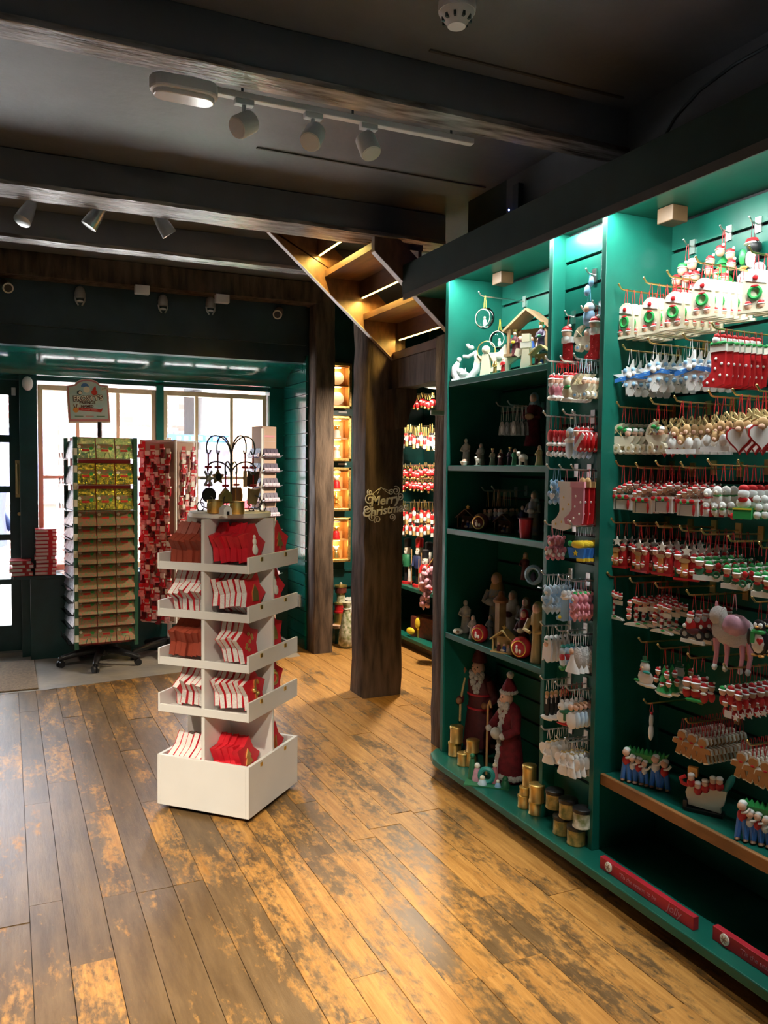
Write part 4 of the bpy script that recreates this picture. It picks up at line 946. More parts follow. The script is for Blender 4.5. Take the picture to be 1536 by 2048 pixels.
def pram_(K, m, wh, ribm, z=-.05):
    rib(K, z, ribm)
    K('hood', m).disc((-.004, z-.045), .042, -.008, .008, 10, pi*.45, pi*1.05); K('hood_rib', 'antler').tube([(-.004, -.01, z-.045), (-.03, -.01, z-.02)], .0012, 4).tube([(-.004, -.01, z-.045), (-.016, -.01, z-.01)], .0012, 4)
    K('carriage', m).disc((-.002, z-.045), .044, -.009, .009, 12, pi, 2*pi, .034)
    for x in (-.022, .024): K('wheel#%g' % x, m).disc((x, z-.085), .015, -.012, .012, 12); K('hub#%g' % x, wh).disc((x, z-.085), .006, -.014, -.012, 8)
    K('face', 'skin').ball((.018, -.006, z-.036), .012, 8, 5); K('bonnet', 'snow').ball((.02, -.004, z-.028), (.013, .012, .01), 8, 4)
@kind
def pram(K): pram_(K, 'cream', 'lblue', 'pblue')
@kind
def cream_pram(K):
    pram_(K, 'cream', 'antler', 'red'); K('leaf_trim', 'leaf').ball((-.01, -.011, -.07), (.012, .005, .007), 7, 4).ball((.01, -.011, -.078), (.01, .005, .007), 7, 4)
    for i in range(4): K('frill', 'ivory').ball((-.03+.02*i, -.002, -.148), (.012, .009, .008), 7, 4)
def heart(c, s): return [(c[0]+s*16*sin(t)**3/17, c[1]+s*(13*cos(t)-5*cos(2*t)-2*cos(3*t)-cos(4*t))/17) for t in [2*pi*i/18 for i in range(18)]]
@kind
def reindeer_heart(K):
    rib(K, -.05); K('heart_rim', 'red').prism(heart((0, -.12), .046), -.005, .006); K('heart', 'snow').prism(heart((0, -.119), .039), -.008, -.005)
    K('reindeer_head', 'tan').ball((0, -.008, -.085), (.016, .012, .018), 8, 5); K('muzzle', 'skin').ball((0, -.016, -.094), (.01, .008, .008), 7, 4)
    for s in (-1, 1): K('antler', 'antler').tube([(s*.008, -.004, -.072), (s*.03, -.004, -.062), (s*.045, -.004, -.045)], .0045, 5).tube([(s*.028, -.004, -.063), (s*.028, -.004, -.044)], .004, 5)
    K('hat_trim', 'snow').ball((.034, -.006, -.092), (.016, .008, .01), 7, 4)
@kind
def reindeer_sign(K):
    rib(K, -.05)
    for x, z in ((-.02, -.09), (.018, -.084), (0, -.115)):
        K('reindeer_head#%g' % x, 'tan').ball((x, -.006, z), (.014, .012, .016), 8, 5); K('muzzle#%g' % x, 'skin').ball((x, -.015, z-.007), .007, 6, 4)
        for s in (-1, 1): K('antler', 'antler').tube([(x+s*.006, -.003, z+.012), (x+s*.018, -.003, z+.03), (x+s*.014, -.003, z+.04)], .003, 5)
    for x in (-.026, .026): K('figure#%g' % x, 'snow').ball((x, -.006, -.125), (.014, .01, .018), 8, 5)
    K('name_plate', 'snow').cbox((0, -.004, -.15), (.09, .016, .014))
@kind
def mantel(K):
    rib(K, -.055); rib(K, -.062)
    K('mantel_frame', 'snow').cbox((0, 0, -.135), (.082, .012, .05)).cbox((0, -.003, -.108), (.09, .02, .007)); K('hearth', 'white').cbox((0, -.0065, -.14), (.054, .002, .034)); K('hearth_line', 'black').cbox((0, -.008, -.122), (.056, .0015, .002)).cbox((-.027, -.008, -.14), (.002, .0015, .036))
    for x, z in ((-.032, -.096), (-.012, -.088), (.01, -.08), (.03, -.072)): head(K, x, z, .0115)
    for x in (-.035, -.01, .02): K('poinsettia', 'red').ball((x, -.012, -.112), (.012, .006, .008), 7, 4)
    for x in (-.022, .006): K('leaf_trim', 'leaf').ball((x, -.013, -.116), (.008, .005, .005), 6, 4)
    K('bow', 'red').ball((.028, -.012, -.14), (.006, .004, .02), 7, 4)
@kind
def bear_trio(K):
    rib(K, -.05)
    for x, z, s in ((-.022, -.09, 1), (.012, -.082, 1.05), (-.026, -.128, .8), (.004, -.13, .8), (.03, -.128, .8)):
        K('bear', 'snow').ball((x, -.006, z), .016*s, 8, 5).ball((x, -.004, z-.022*s), (.016*s, .011, .018*s), 8, 5); K('muzzle#%g%g' % (x, z), 'ivory').ball((x, -.02*s, z-.004), .006*s, 6, 4)
        K('scarf', 'leaf' if x > 0 else 'red').ball((x, -.006, z-.014*s), (.015*s, .013, .005), 7, 4)
    for i in range(4): K('striped_base', 'red' if i % 2 else 'snow').cbox((-.027+.018*i, 0, -.156), (.012, .014, .018))
@kind
def gift_snowman(K):
    rib(K, -.05); K('gift', 'leaf').cbox((-.004, -.002, -.145), (.056, .03, .034)); K('ribbon_band', 'yellow').cbox((-.004, -.018, -.131), (.058, .003, .005))
    K('snowman', 'snow').ball((-.004, -.004, -.085), .019, 8, 5).ball((-.004, -.002, -.113), (.024, .014, .02), 8, 5); K('hat', 'red').ball((-.004, -.004, -.069), (.018, .014, .013), 8, 5); K('scarf', 'red').ball((-.004, -.012, -.102), (.016, .008, .01), 8, 4)
    for x, z in ((.035, -.1), (.042, -.125), (.038, -.148)): K('snowman', 'snow').ball((x, 0, z), .013, 7, 4)
    K('bauble', 'red').ball((-.034, -.006, -.155), .011, 8, 5)
@kind
def family_door(K):
    rib(K, -.048); K('star', 'ivory').prism([(x*.19, -.068+z*.19) for x, z in star_poly(.1, .045)], -.012, -.005)
    K('house_front', 'red').cbox((0, .002, -.125), (.08, .012, .07)); K('door_leaf', 'orange').cbox((-.006, -.006, -.13), (.024, .006, .055)); K('door_top', 'tan').disc((-.006, -.1), .02, -.011, -.005, 12, rz=.008)
    K('shutter', 'dleaf').cbox((-.033, -.006, -.13), (.012, .006, .05))
    for x, z in ((-.03, -.088), (.026, -.092)): head(K, x, z, .0125); body(K, x, z-.026, .015, .02, 'red')
    for x, z in ((-.024, -.137), (-.002, -.142), (.02, -.138)): head(K, x, z, .009, 'red', -.012)
    K('base', 'red').cbox((0, -.004, -.162), (.086, .02, .008))
@kind
def elf_sled(K):
    rib(K, -.05); K('sled', 'ivory').prism([(-.045, -.15), (.036, -.15), (.046, -.14), (.046, -.128), (.036, -.132), (-.045, -.134)], -.012, .012)
    for x, z in ((-.026, -.095), (.006, -.105)): head(K, x, z, .014, 'leaf'); body(K, x, z-.024, .016, .016, 'dleaf'); K('collar', 'red').ball((x, -.012, z-.014), (.012, .006, .006), 7, 4)
    K('wreath', 'dleaf').ring((.03, -.014, -.128), .01, .003, 10); K('lantern', 'red').ball((.034, -.006, -.1), (.01, .008, .012), 7, 4); K('skate', 'black').cbox((.04, 0, -.06), (.004, .004, .02))
@kind
def candy_family(K):
    rib(K, -.05)
    for i in range(9):
        K('cane', 'snow' if i % 2 else 'red').cyl((-.004+.002*i*.3, 0, -.15+.0105*i), (-.004+.002*(i+1)*.3, 0, -.15+.0105*(i+1)), .0065, n=8)
    for i, (x, z) in enumerate(((-.026, -.078), (-.03, -.103), (-.03, -.128), (-.006, -.066), (.014, -.07), (.034, -.072))): head(K, x, z, .0105)
    K('name_plate', 'ivory').cbox((.026, -.006, -.093), (.038, .006, .016)); K('snow_base', 'ivory').disc((0, -.158), .048, -.012, .012, 12, 0, pi, .014); K('holly', 'leaf').ball((.01, -.012, -.147), (.01, .005, .004), 7, 4)
@kind
def motorbike(K):
    rib(K, -.05); head(K, -.01, -.072, .013); K('beard', 'snow').ball((-.012, -.014, -.084), (.011, .006, .011), 8, 5); body(K, -.012, -.102, .021, .022, 'red')
    for x in (-.03, .024): K('wheel#%g' % x, 'black').ring((x, -.006, -.132), .014, .005, 12); K('hub#%g' % x, 'silver').disc((x, -.132), .009, -.01, -.002, 10)
    K('bike_body', 'maroon').ball((0, -.004, -.12), (.032, .01, .012), 8, 5); K('headlamp', 'silver').ball((.03, -.008, -.1), .007, 7, 4); K('mitten', 'snow').ball((-.03, -.01, -.105), .008, 7, 4); K('name_plate', 'ivory').cbox((0, -.004, -.154), (.086, .018, .012))
@kind
def penguin(K):
    rib(K, -.055); K('body', 'black').ball((0, 0, -.118), (.036, .016, .044), 12, 8).ball((0, -.002, -.072), (.022, .015, .02), 10, 6); K('belly', 'snow').ball((0, -.007, -.122), (.026, .013, .034), 10, 6).ball((-.008, -.01, -.07), .009, 8, 5).ball((.008, -.01, -.07), .009, 8, 5)
    K('scarf', 'leaf').ball((0, -.006, -.09), (.026, .016, .009), 10, 5).cbox((-.014, -.02, -.108), (.014, .005, .034)); K('heart', 'red').prism(heart((.012, -.116), .012), -.024, -.018); K('beak', 'orange').ball((0, -.02, -.075), (.006, .006, .004), 6, 4)
    for x in (-.012, .012): K('foot', 'orange').ball((x, -.008, -.162), (.012, .012, .005), 7, 4)
    for s in (-1, 1): K('wing', 'black').ball((s*.036, 0, -.11), (.008, .009, .026), 7, 5)
@kind
def snowman(K):
    rib(K, -.06); K('snowball', 'snow').ball((0, 0, -.128), (.036, .016, .03), 10, 6).ball((-.002, -.002, -.09), (.024, .015, .022), 10, 6); K('snow_base', 'snow').ball((.004, 0, -.152), (.05, .014, .01), 10, 4); K('hat', 'dleaf').lathe([(.018, -.072), (.018, -.068), (.011, -.067), (.011, -.052)], 10, (-.004, 0, 0))
    K('scarf', 'teal').ball((.01, -.012, -.106), (.02, .007, .006), 8, 4); K('holly', 'leaf').ball((-.034, -.012, -.142), (.014, .005, .006), 7, 4); K('nose', 'orange').ball((-.006, -.02, -.09), (.004, .007, .003), 6, 4); K('button', 'red').ball((-.016, -.016, -.1), .004, 6, 4)
@kind
def elf_cluster(K):
    rib(K, -.055); K('tree', 'leaf').lathe([(.034, -.15), (.016, -.115), (.024, -.115), (.008, -.085), (.014, -.085), (.001, -.06)], 9)
    for x, z in ((-.022, -.085), (.02, -.09), (-.03, -.115), (.03, -.118), (0, -.13)): head(K, x, z, .0115, y=-.014)
    K('snow_base', 'snow').ball((0, -.004, -.156), (.044, .014, .012), 10, 4)
@kind
def santa_cluster(K):
    rib(K, -.05)
    for x, z, r in ((-.024, -.088, .015), (.006, -.09, .017), (.034, -.096, .013)): head(K, x, z, r); body(K, x, z-.03, r*1.05, .02, 'red'); K('scarf', 'snow').ball((x, -.014, z-.016), (r*.9, .006, .005), 7, 4)
    K('wreath_trim', 'leaf').ball((.0, -.014, -.14), (.03, .006, .007), 8, 4)
@kind
def red_family(K):
    rib(K, -.05)
    for x, z, r, h in ((-.028, -.08, .013, 'leaf'), (.002, -.074, .014, 'red'), (.03, -.082, .013, 'red'), (-.016, -.115, .011, 'red'), (.018, -.118, .011, 'red')): head(K, x, z, r, h); body(K, x, z-.026, r, .018, 'red')
    K('sign_board', 'snow').cbox((-.002, -.014, -.145), (.026, .004, .022)); K('star', 'snow').prism([(.026+x*.13, -.148+z*.13) for x, z in star_poly(.1, .045)], -.016, -.01)
def ginger_poly(s): return [(x*s, z*s) for x, z in ((-.008, .012), (-.030, .010), (-.034, -.004), (-.014, -.006), (-.022, -.034), (-.006, -.038), (0, -.022), (.006, -.038), (.022, -.034), (.014, -.006), (.034, -.004), (.030, .010), (.008, .012), (.016, .022), (.012, .036), (0, .040), (-.012, .036), (-.016, .022))]
@kind
def gingerbread(K):
    rib(K, -.04); K('icing', 'ivory').prism([(x, z-.078) for x, z in ginger_poly(1.12)], -.003, .006); K('biscuit', 'ginger').prism([(x, z-.078) for x, z in ginger_poly(.98)], -.007, -.003); K('bow', 'red').ball((0, -.008, -.064), (.007, .003, .004), 6, 4)
@kind
def thin_figure(K):
    rib(K, -.03); K('figure', 'snow').ball((0, 0, -.06), (.006, .016, .03), 8, 6).ball((0, 0, -.1), (.008, .02, .03), 8, 6); K('hat', 'red').ball((0, 0, -.036), (.006, .01, .008), 7, 4)
@kind
def mrs_tree(K):
    rib(K, -.06); K('tree', 'leaf').lathe([(.042, -.16), (.022, -.125), (.032, -.125), (.012, -.095), (.02, -.095), (.001, -.068)], 9)
    for x, z in ((0, -.062), (-.03, -.085), (.032, -.078), (-.034, -.112), (.036, -.108), (-.006, -.128), (.016, -.142)): head(K, x, z, .0135, y=-.016)
    K('banner', 'snow').cbox((.004, -.012, -.164), (.09, .02, .014)); K('banner_edge', 'red').cbox((.004, -.012, -.174), (.09, .02, .006))
@kind
def family_four(K):
    rib(K, -.055)
    for x, z, r, h in ((-.01, -.075, .016, 'leaf'), (.022, -.066, .015, 'snow'), (-.03, -.105, .015, 'red'), (.006, -.102, .014, 'red'), (.034, -.104, .015, 'red')): head(K, x, z, r, h)
    for x in (-.026, .026): body(K, x, -.14, .024, .024, 'red')
    K('star', 'snow').prism([(.026+x*.14, -.14+z*.14) for x, z in star_poly(.1, .045)], -.018, -.01); K('post', 'pewter').cbox((0, -.006, -.135), (.012, .012, .05))
@kind
def penguin_slide(K):
    rib(K, -.06, 'maroon'); K('body', 'black').ball((0, 0, -.098), (.022, .015, .03), 10, 6).ball((.006, -.002, -.068), .02, 10, 6); K('belly', 'snow').ball((.0, -.008, -.1), (.016, .011, .024), 8, 5); K('hat', 'red').ball((.0, -.004, -.052), (.02, .015, .012), 8, 4); K('hat_trim', 'snow').ball((0, -.006, -.058), (.023, .017, .006), 8, 4)
    K('scarf', 'leaf').ball((-.026, -.004, -.09), (.012, .008, .024), 8, 4); K('snow_base', 'snow').ball((-.006, 0, -.146), (.038, .014, .022), 10, 5).ball((.02, 0, -.13), .02, 8, 5); K('foot', 'orange').ball((-.018, -.012, -.122), (.012, .008, .006), 7, 4)
@kind
def unicorn(K):
    rib(K, -.05, 'pink'); K('horse', 'grey_fur').ball((0, 0, -.12), (.075, .03, .055), 12, 8).ball((-.05, -.005, -.075), (.032, .022, .034), 10, 6); K('mane', 'fur').ball((-.03, -.012, -.09), (.014, .018, .05), 8, 6); K('saddle', 'ppink').ball((.01, -.01, -.1), (.05, .03, .04), 10, 6); K('ear', 'pink').ball((-.06, 0, -.04), (.006, .006, .014), 6, 4)
    for x in (-.055, -.02, .03, .055): K('leg', 'pink').tube([(x, -.005, -.15), (x+.004, -.008, -.2), (x, -.01, -.235)], [.012, .008, .007], 7); K('hoof', 'snow').ball((x, -.012, -.245), (.009, .013, .013), 7, 4)
@kind
def angel(K):
    rib(K, -.04, 'snow'); K('gown', 'snow').lathe([(.03, -.14), (.031, -.134), (.018, -.1), (.012, -.078)], 12, sy=.6); K('head', 'snow').ball((0, -.003, -.066), .014, 8, 6)
    for s in (-1, 1): K('wing', 'snow').ball((s*.026, .006, -.086), (.022, .005, .028), 8, 5, Matrix.Rotation(s*.5, 3, 'Y')); K('arm', 'snow').tube([(s*.014, -.004, -.085), (s*.018, -.016, -.1), (s*.004, -.022, -.102)], .006, 6)
    K('halo', 'gold').ring((0, 0, -.05), .011, .0015, 10, 'z')
@kind
def beard_santa(K):
    rib(K, -.045, 'snow'); K('hat', 'snow').ball((0, 0, -.06), (.021, .014, .02), 9, 5); K('face', 'skin').ball((-.004, -.008, -.076), (.014, .01, .011), 8, 5); K('beard', 'snow').prism([(-.022, -.075), (.024, -.06), (.03, -.1), (.024, -.14), (.004, -.152), (-.018, -.135), (-.028, -.148), (-.026, -.11)], -.008, .006); K('holly', 'dleaf').ball((.0, -.014, -.056), (.012, .004, .004), 6, 4)
@kind
def bride(K):
    rib(K, -.045, 'snow'); K('face', 'skin').ball((-.012, -.006, -.066), .012, 8, 5); K('veil', 'fur').ball((.012, .004, -.09), (.026, .01, .045), 9, 6); K('gown', 'snow').lathe([(.036, -.15), (.035, -.145), (.016, -.1), (.011, -.08)], 12, (-.008, 0, 0), sy=.5)
@kind
def red_snowman(K):
    rib(K, -.045, 'snow'); K('snowman', 'pblue').ball((0, 0, -.12), (.02, .014, .026), 9, 6).ball((0, -.002, -.082), .016, 9, 6); K('jacket', 'red').ball((0, -.006, -.106), (.017, .012, .016), 8, 5); K('hat', 'teal').ball((0, 0, -.064), (.014, .012, .01), 8, 4); K('bow', 'leaf').ball((0, -.008, -.15), (.02, .008, .01), 8, 4)
@kind
def groom(K):
    rib(K, -.045, 'snow'); K('top_hat', 'tan').ball((0, -.002, -.058), (.012, .011, .011), 8, 5); K('face', 'skin').ball((0, -.006, -.07), .009, 7, 5); K('suit', 'black').cbox((0, 0, -.105), (.024, .016, .056)).cbox((0, 0, -.14), (.016, .014, .03)); K('shirt', 'snow').cbox((0, -.0095, -.09), (.006, .003, .02)); K('snow_base', 'snow').ball((0, 0, -.158), (.036, .014, .012), 9, 4)
@kind
def green_snowman(K):
    rib(K, -.045); K('snowman', 'snow').ball((0, 0, -.125), (.026, .015, .028), 9, 6).ball((-.002, -.002, -.085), .017, 9, 6); K('scarf', 'dleaf').ball((.01, -.008, -.104), (.022, .01, .008), 8, 4).cbox((.018, -.012, -.12), (.01, .006, .034)); K('nose', 'orange').ball((-.004, -.02, -.086), (.004, .007, .003), 6, 4); K('sled', 'red').ball((.006, -.002, -.153), (.034, .012, .006), 9, 4); K('hat_bobble', 'snow').ball((0, 0, -.066), .01, 7, 4)
@kind
def couple(K):
    rib(K, -.045, 'snow'); K('face', 'skin').ball((-.01, -.006, -.07), .013, 8, 5).ball((.012, -.004, -.066), .013, 8, 5); K('hair', 'brown').ball((.014, 0, -.056), (.014, .012, .01), 8, 4); K('gown', 'snow').ball((-.006, 0, -.122), (.026, .014, .036), 9, 6); K('suit', 'pblue').ball((.018, .002, -.115), (.014, .012, .032), 8, 5)
def bear_(K, m, ribm, acc, z=-.045):
    rib(K, z, ribm); K('body', m).ball((0, 0, z-.062), (.025, .014, .028), 9, 6); K('head', m).ball((0, -.003, z-.022), .02, 9, 6)
    for s in (-1, 1): K('ear#%d' % s, m).ball((s*.016, 0, z-.005), .008, 7, 4); K('paw#%d' % s, m).ball((s*.024, -.006, z-.055), (.009, .008, .013), 7, 4); K('foot#%d' % s, m).ball((s*.014, -.01, z-.088), (.011, .01, .01), 7, 4)
    K('muzzle', 'ivory').ball((0, -.02, z-.027), .007, 7, 4); K('keepsake', acc).prism(heart((0, z-.062), .015), -.02, -.013)
@kind
def blue_bear(K): bear_(K, 'lblue', 'lblue', 'snow')
@kind
def pink_bear(K): bear_(K, 'rose', 'pink', 'snow')
@kind
def pale_bear(K): bear_(K, 'pblue', 'snow', 'lblue'); K('blanket', 'pblue').prism(heart((0, -.135), .028), -.01, .004)
@kind
def blue_boot(K):
    rib(K, -.045, 'lblue'); K('boot', 'lblue').prism(sock(.85, 0, -.07), -.012, .012); K('cuff', 'snow').ball((0, -.004, -.07), (.026, .014, .012), 9, 4); K('face', 'snow').ball((-.004, -.01, -.055), .014, 8, 5); K('duck', 'yellow').ball((-.02, -.014, -.15), .008, 7, 4)
@kind
def pink_heart(K): bear_(K, 'pink', 'pink', 'rose'); K('hat', 'leaf').ball((0, 0, -.05), (.016, .013, .009), 8, 4); K('blanket', 'pink').prism(heart((0, -.13), .03), -.01, .004)
@kind
def baby_boot(K):
    rib(K, -.05, 'snow'); K('bootee', 'pblue').ball((0, 0, -.13), (.026, .014, .042), 9, 6); K('frill', 'snow').ball((0, -.002, -.1), (.034, .016, .012), 9, 4); K('bonnet', 'pblue').ball((0, 0, -.072), (.025, .015, .024), 9, 6); K('face', 'skin').ball((-.004, -.012, -.075), (.013, .008, .014), 8, 5)
@kind
def mitten(K):
    rib(K, -.05); K('mitten', 'red').ball((0, 0, -.08), (.018, .01, .028), 9, 6).ball((.018, 0, -.07), (.008, .008, .014), 7, 4)
    K('cuff', 'snow').ball((0, -.002, -.112), (.022, .012, .009), 9, 4); K('bead', 'red').ball((0, 0, -.13), .012, 8, 5); K('bead_white', 'snow').ball((-.008, -.004, -.15), .011, 8, 5).ball((.01, -.004, -.155), .01, 8, 5)
@kind
def red_bauble(K):
    rib(K, -.045); K('ball', 'red').ball((.006, 0, -.1), (.036, .014, .04), 12, 7); K('sash', 'snow').cbox((.006, -.012, -.1), (.016, .008, .078), Matrix.Translation((.006, 0, -.1)) @ Matrix.Rotation(.7, 4, 'Y') @ Matrix.Translation((-.006, 0, .1))); head(K, -.014, -.065, .015)
    for x, z in ((.026, -.09), (.018, -.128), (-.012, -.115)): K('dot', 'snow').ball((x, -.013, z), (.005, .003, .005), 6, 4)
@kind
def santa_boot(K): stocking(K, 'red', 'red', 'red', 'snow', False, -.085, 1.0); head(K, 0, -.068, .02); K('beard', 'snow').ball((0, -.014, -.09), (.018, .008, .018), 8, 5)
@kind
def blue_baby(K): rib(K, -.1, 'lblue'); K('swaddle', 'lblue').ball((0, 0, -.16), (.028, .016, .036), 10, 6); K('bonnet', 'pblue').ball((0, 0, -.125), (.024, .016, .022), 9, 6); K('face', 'skin').ball((-.002, -.012, -.128), (.013, .008, .014), 8, 5); K('ribbon_bow', 'lblue').ball((-.01, -.002, -.06), (.016, .006, .022), 8, 4).ball((.01, -.002, -.03), (.012, .006, .02), 8, 4)
@kind
def candy_santa(K): rib(K, -.045); head(K, 0, -.078, .018); body(K, 0, -.115, .022, .022, 'rose'); K('snow_base', 'snow').ball((0, 0, -.145), (.03, .014, .012), 9, 4); K('beard', 'snow').ball((0, -.014, -.092), (.016, .007, .012), 8, 5)
@kind
def green_bear(K): rib(K, -.045); K('bear', 'cream').ball((0, 0, -.08), .022, 9, 6).ball((0, 0, -.118), (.028, .014, .024), 9, 6); K('holly', 'leaf').ball((.006, -.014, -.1), (.02, .006, .008), 8, 4); head(K, -.004, -.062, .014, pom=False); K('snow_base', 'snow').ball((0, 0, -.148), (.034, .014, .01), 9, 4)
@kind
def boat(K): rib(K, -.04, 'pblue'); K('hull', 'blue').prism([(-.042, -.085), (.042, -.085), (.034, -.125), (-.03, -.125)], -.01, .01); K('moon', 'yellow').ball((.006, -.004, -.072), (.034, .012, .016), 10, 5); K('duck', 'leaf').ball((-.03, -.006, -.07), (.012, .01, .011), 8, 4); K('star', 'yellow').prism([(x*.12, -.105+z*.12) for x, z in star_poly(.1, .045)], -.014, -.009); K('keel', 'yellow').cbox((.022, -.004, -.13), (.034, .014, .012))
@kind
def pink_dog(K): bear_(K, 'rose', 'pink', 'snow'); K('paw_tip', 'snow').ball((-.02, -.012, -.115), .009, 7, 4).ball((.018, -.012, -.12), .009, 7, 4); K('bell', 'gold').ball((-.028, -.01, -.1), .006, 6, 4)
@kind
def soldier(K):
    rib(K, -.075, 'gold'); K('coat', 'red').lathe([(.012, -.12), (.015, -.1), (.012, -.088)], 8); K('face', 'skin').ball((0, -.002, -.082), .009, 7, 4); K('hat', 'black').lathe([(.01, -.076), (.009, -.06)], 8); K('trousers', 'white').lathe([(.012, -.15), (.011, -.12)], 8); K('base', 'black').lathe([(.015, -.156), (.015, -.15)], 8)
@kind
def soldier_white(K):
    rib(K, -.075, 'gold'); K('coat', 'snow').lathe([(.012, -.12), (.015, -.1), (.012, -.088)], 8); K('face', 'skin').ball((0, -.002, -.082), .009, 7, 4); K('hat', 'red').lathe([(.01, -.076), (.009, -.06)], 8); K('trousers', 'tan').lathe([(.012, -.15), (.011, -.12)], 8); K('base', 'gold').lathe([(.015, -.156), (.015, -.15)], 8)
@kind
def glass_santa(K): rib(K, -.03, 'gold'); K('bauble', 'red').ball((0, 0, -.06), (.018, .014, .024), 8, 5); K('trim', 'snow').ball((0, -.006, -.052), (.014, .01, .008), 7, 4); K('foot', 'gold').ball((0, 0, -.088), .009, 6, 4)
@kind
def bell_cream(K): rib(K, -.07, 'ivory'); K('bell', 'stonefig').prism([(-.02, -.14), (.02, -.14), (.016, -.1), (.006, -.075), (-.006, -.075), (-.016, -.1)], -.006, .006); K('figure', 'ivory').ball((0, -.006, -.115), (.008, .004, .02), 7, 5)
@kind
def family_plaque(K):
    rib(K, -.08, 'tan'); K('plaque', 'navy').cbox((0, 0, -.135), (.05, .012, .02))
    for x in (-.015, .012): K('face#%g' % x, 'skin').ball((x, -.006, -.1), .009, 7, 5); K('robe', 'stonefig').ball((x, -.002, -.118), (.012, .01, .016), 7, 5)
@kind
def glass_globe(K): rib(K, -.055, 'yellow'); K('globe', 'glass').ball((0, 0, -.1), .05, 20, 12); K('rim', 'cream').ring((0, -.03, -.1), .04, .0018, 20); K('tiny_figure', 'pblue').ball((0, 0, -.12), (.01, .008, .018), 7, 5); K('tiny_face', 'skin').ball((0, -.002, -.098), .007, 6, 4)
CACHE = {}
def ornament(kd, loc, rz, label, group, s=1, cat='ornament', sy=1):
    if kd not in CACHE:
        K = Kit(); KD[kd](K); CACHE[kd] = [(nm.split('#')[0], mb.mesh(nm, m)) for (nm, m), mb in K.p.items()]
    t = tag(link(kd if kd == 'unicorn' else kd+'_ornament', None, None, loc, (0, 0, rz), (s, s*sy, s)), label, cat, group)
    for nm, me in CACHE[kd]: link(nm, me, t)
    return t
DESC = dict(door='cream arched door ornament with green wreath', snowflake='white and blue snowflake family ornament', red_stocking='red dotted stocking ornament with green garland', rose_stocking='dusty pink dotted stocking ornament', white_stocking='long white stocking ornament with gold medallion', long_stocking='red dotted stocking ornament with bear', pram='cream pram ornament with blue wheels', cream_pram='cream carriage ornament with green leaves', reindeer_heart='white heart ornament with reindeer head', reindeer_sign='reindeer family ornament on white plate', mantel='white mantelpiece ornament with red-hatted bears', bear_trio='white bear family ornament with striped base', gift_snowman='snowman ornament on green gift box', family_door='red family ornament around an orange door', elf_sled='green-hatted elves on cream sled ornament', candy_family='candy cane family ornament on snow base', motorbike='red-suited rider ornament on a motorbike', penguin='black penguin ornament with green scarf', snowman='large white snowman ornament', elf_cluster='green tree ornament ringed by red hats', santa_cluster='trio of red-hatted figures ornament', red_family='red-coated family ornament with white sign', gingerbread='iced gingerbread biscuit ornament', thin_figure='slim white figure ornament seen edge on', mrs_tree='green tree ornament with many faces and white banner', family_four='family ornament with red coats and snow star', penguin_slide='penguin ornament with red hat on a snow slide', unicorn='large grey and pink plush unicorn', angel='white angel ornament', beard_santa='white long-bearded ornament', bride='white bride ornament with veil', red_snowman='pale snowman ornament in red jacket', groom='black-suited groom ornament', green_snowman='snowman ornament with green scarf on red sled', couple='bride and groom couple ornament', blue_bear='light blue bear ornament', pink_bear='dusty pink bear ornament', pale_bear='pale blue bear ornament with heart', blue_boot='blue bootee ornament with baby', pink_heart='pink bear ornament with heart', baby_boot='pale blue baby bootee ornament', mitten='red mitten ornament with beads', red_bauble='red dotted bauble ornament with white sash', santa_boot='red boot ornament with bearded face', blue_baby='light blue swaddled baby ornament with long ribbon', candy_santa='pink-red bearded ornament on snow', green_bear='cream bear ornament with holly', boat='blue and yellow boat ornament', pink_dog='pink puppy ornament', soldier='tiny red soldier ornament', soldier_white='tiny white soldier ornament', glass_santa='small red glass bauble', bell_cream='cream bell ornament', family_plaque='small family ornament on blue plaque', glass_globe='clear glass globe ornament with tiny figure')
def hook(tip, xb, m, lab, group, plate=True):
    t = tag(link('display_hook', None, None, tip), lab, 'hook', group); L_ = xb-tip.x
    MB().tube([(-.012, 0, .016), (0, 0, .002), (.012, 0, 0), (L_, 0, -.004)], .0032, 6).ball((-.012, 0, .016), .0045, 6, 4).build('rod', m, t)
    if plate: MB().cbox((L_-.003, 0, -.004), (.006, .024, .05)).build('plate', m, t)
    return t
def run(px, py, kd, n, tipX, xb, where, m='brass', s=1.0, gap=None, yawb=(2, 24), bay='C', hk=True, ymin=0):
    tip = P(px, py, X=tipX); tip.y = max(tip.y, ymin); hl = 'brass' if m == 'brass' else 'silver'
    if hk: hook(tip, xb, m, '%s display hook, %s' % (hl, where), '%s hooks, %s' % (hl, where))
    g = gap or min(.034, (xb-tipX-.05)/max(1, n))
    base = random.uniform(*yawb)
    for k in range(n):
        kk = kd if isinstance(kd, str) else kd[k % len(kd)]
        pos = 'frontmost' if k == 0 else 'behind'
        ornament(kk, tip+Vector((.022+g*k, random.uniform(-.002, .002), .0)), R(-90+base+random.uniform(-6, 6)), '%s, %s, %s' % (DESC[kk], pos, where), '%s, %s, %s' % (DESC[kk], pos, where), s, 'ornament', .6)
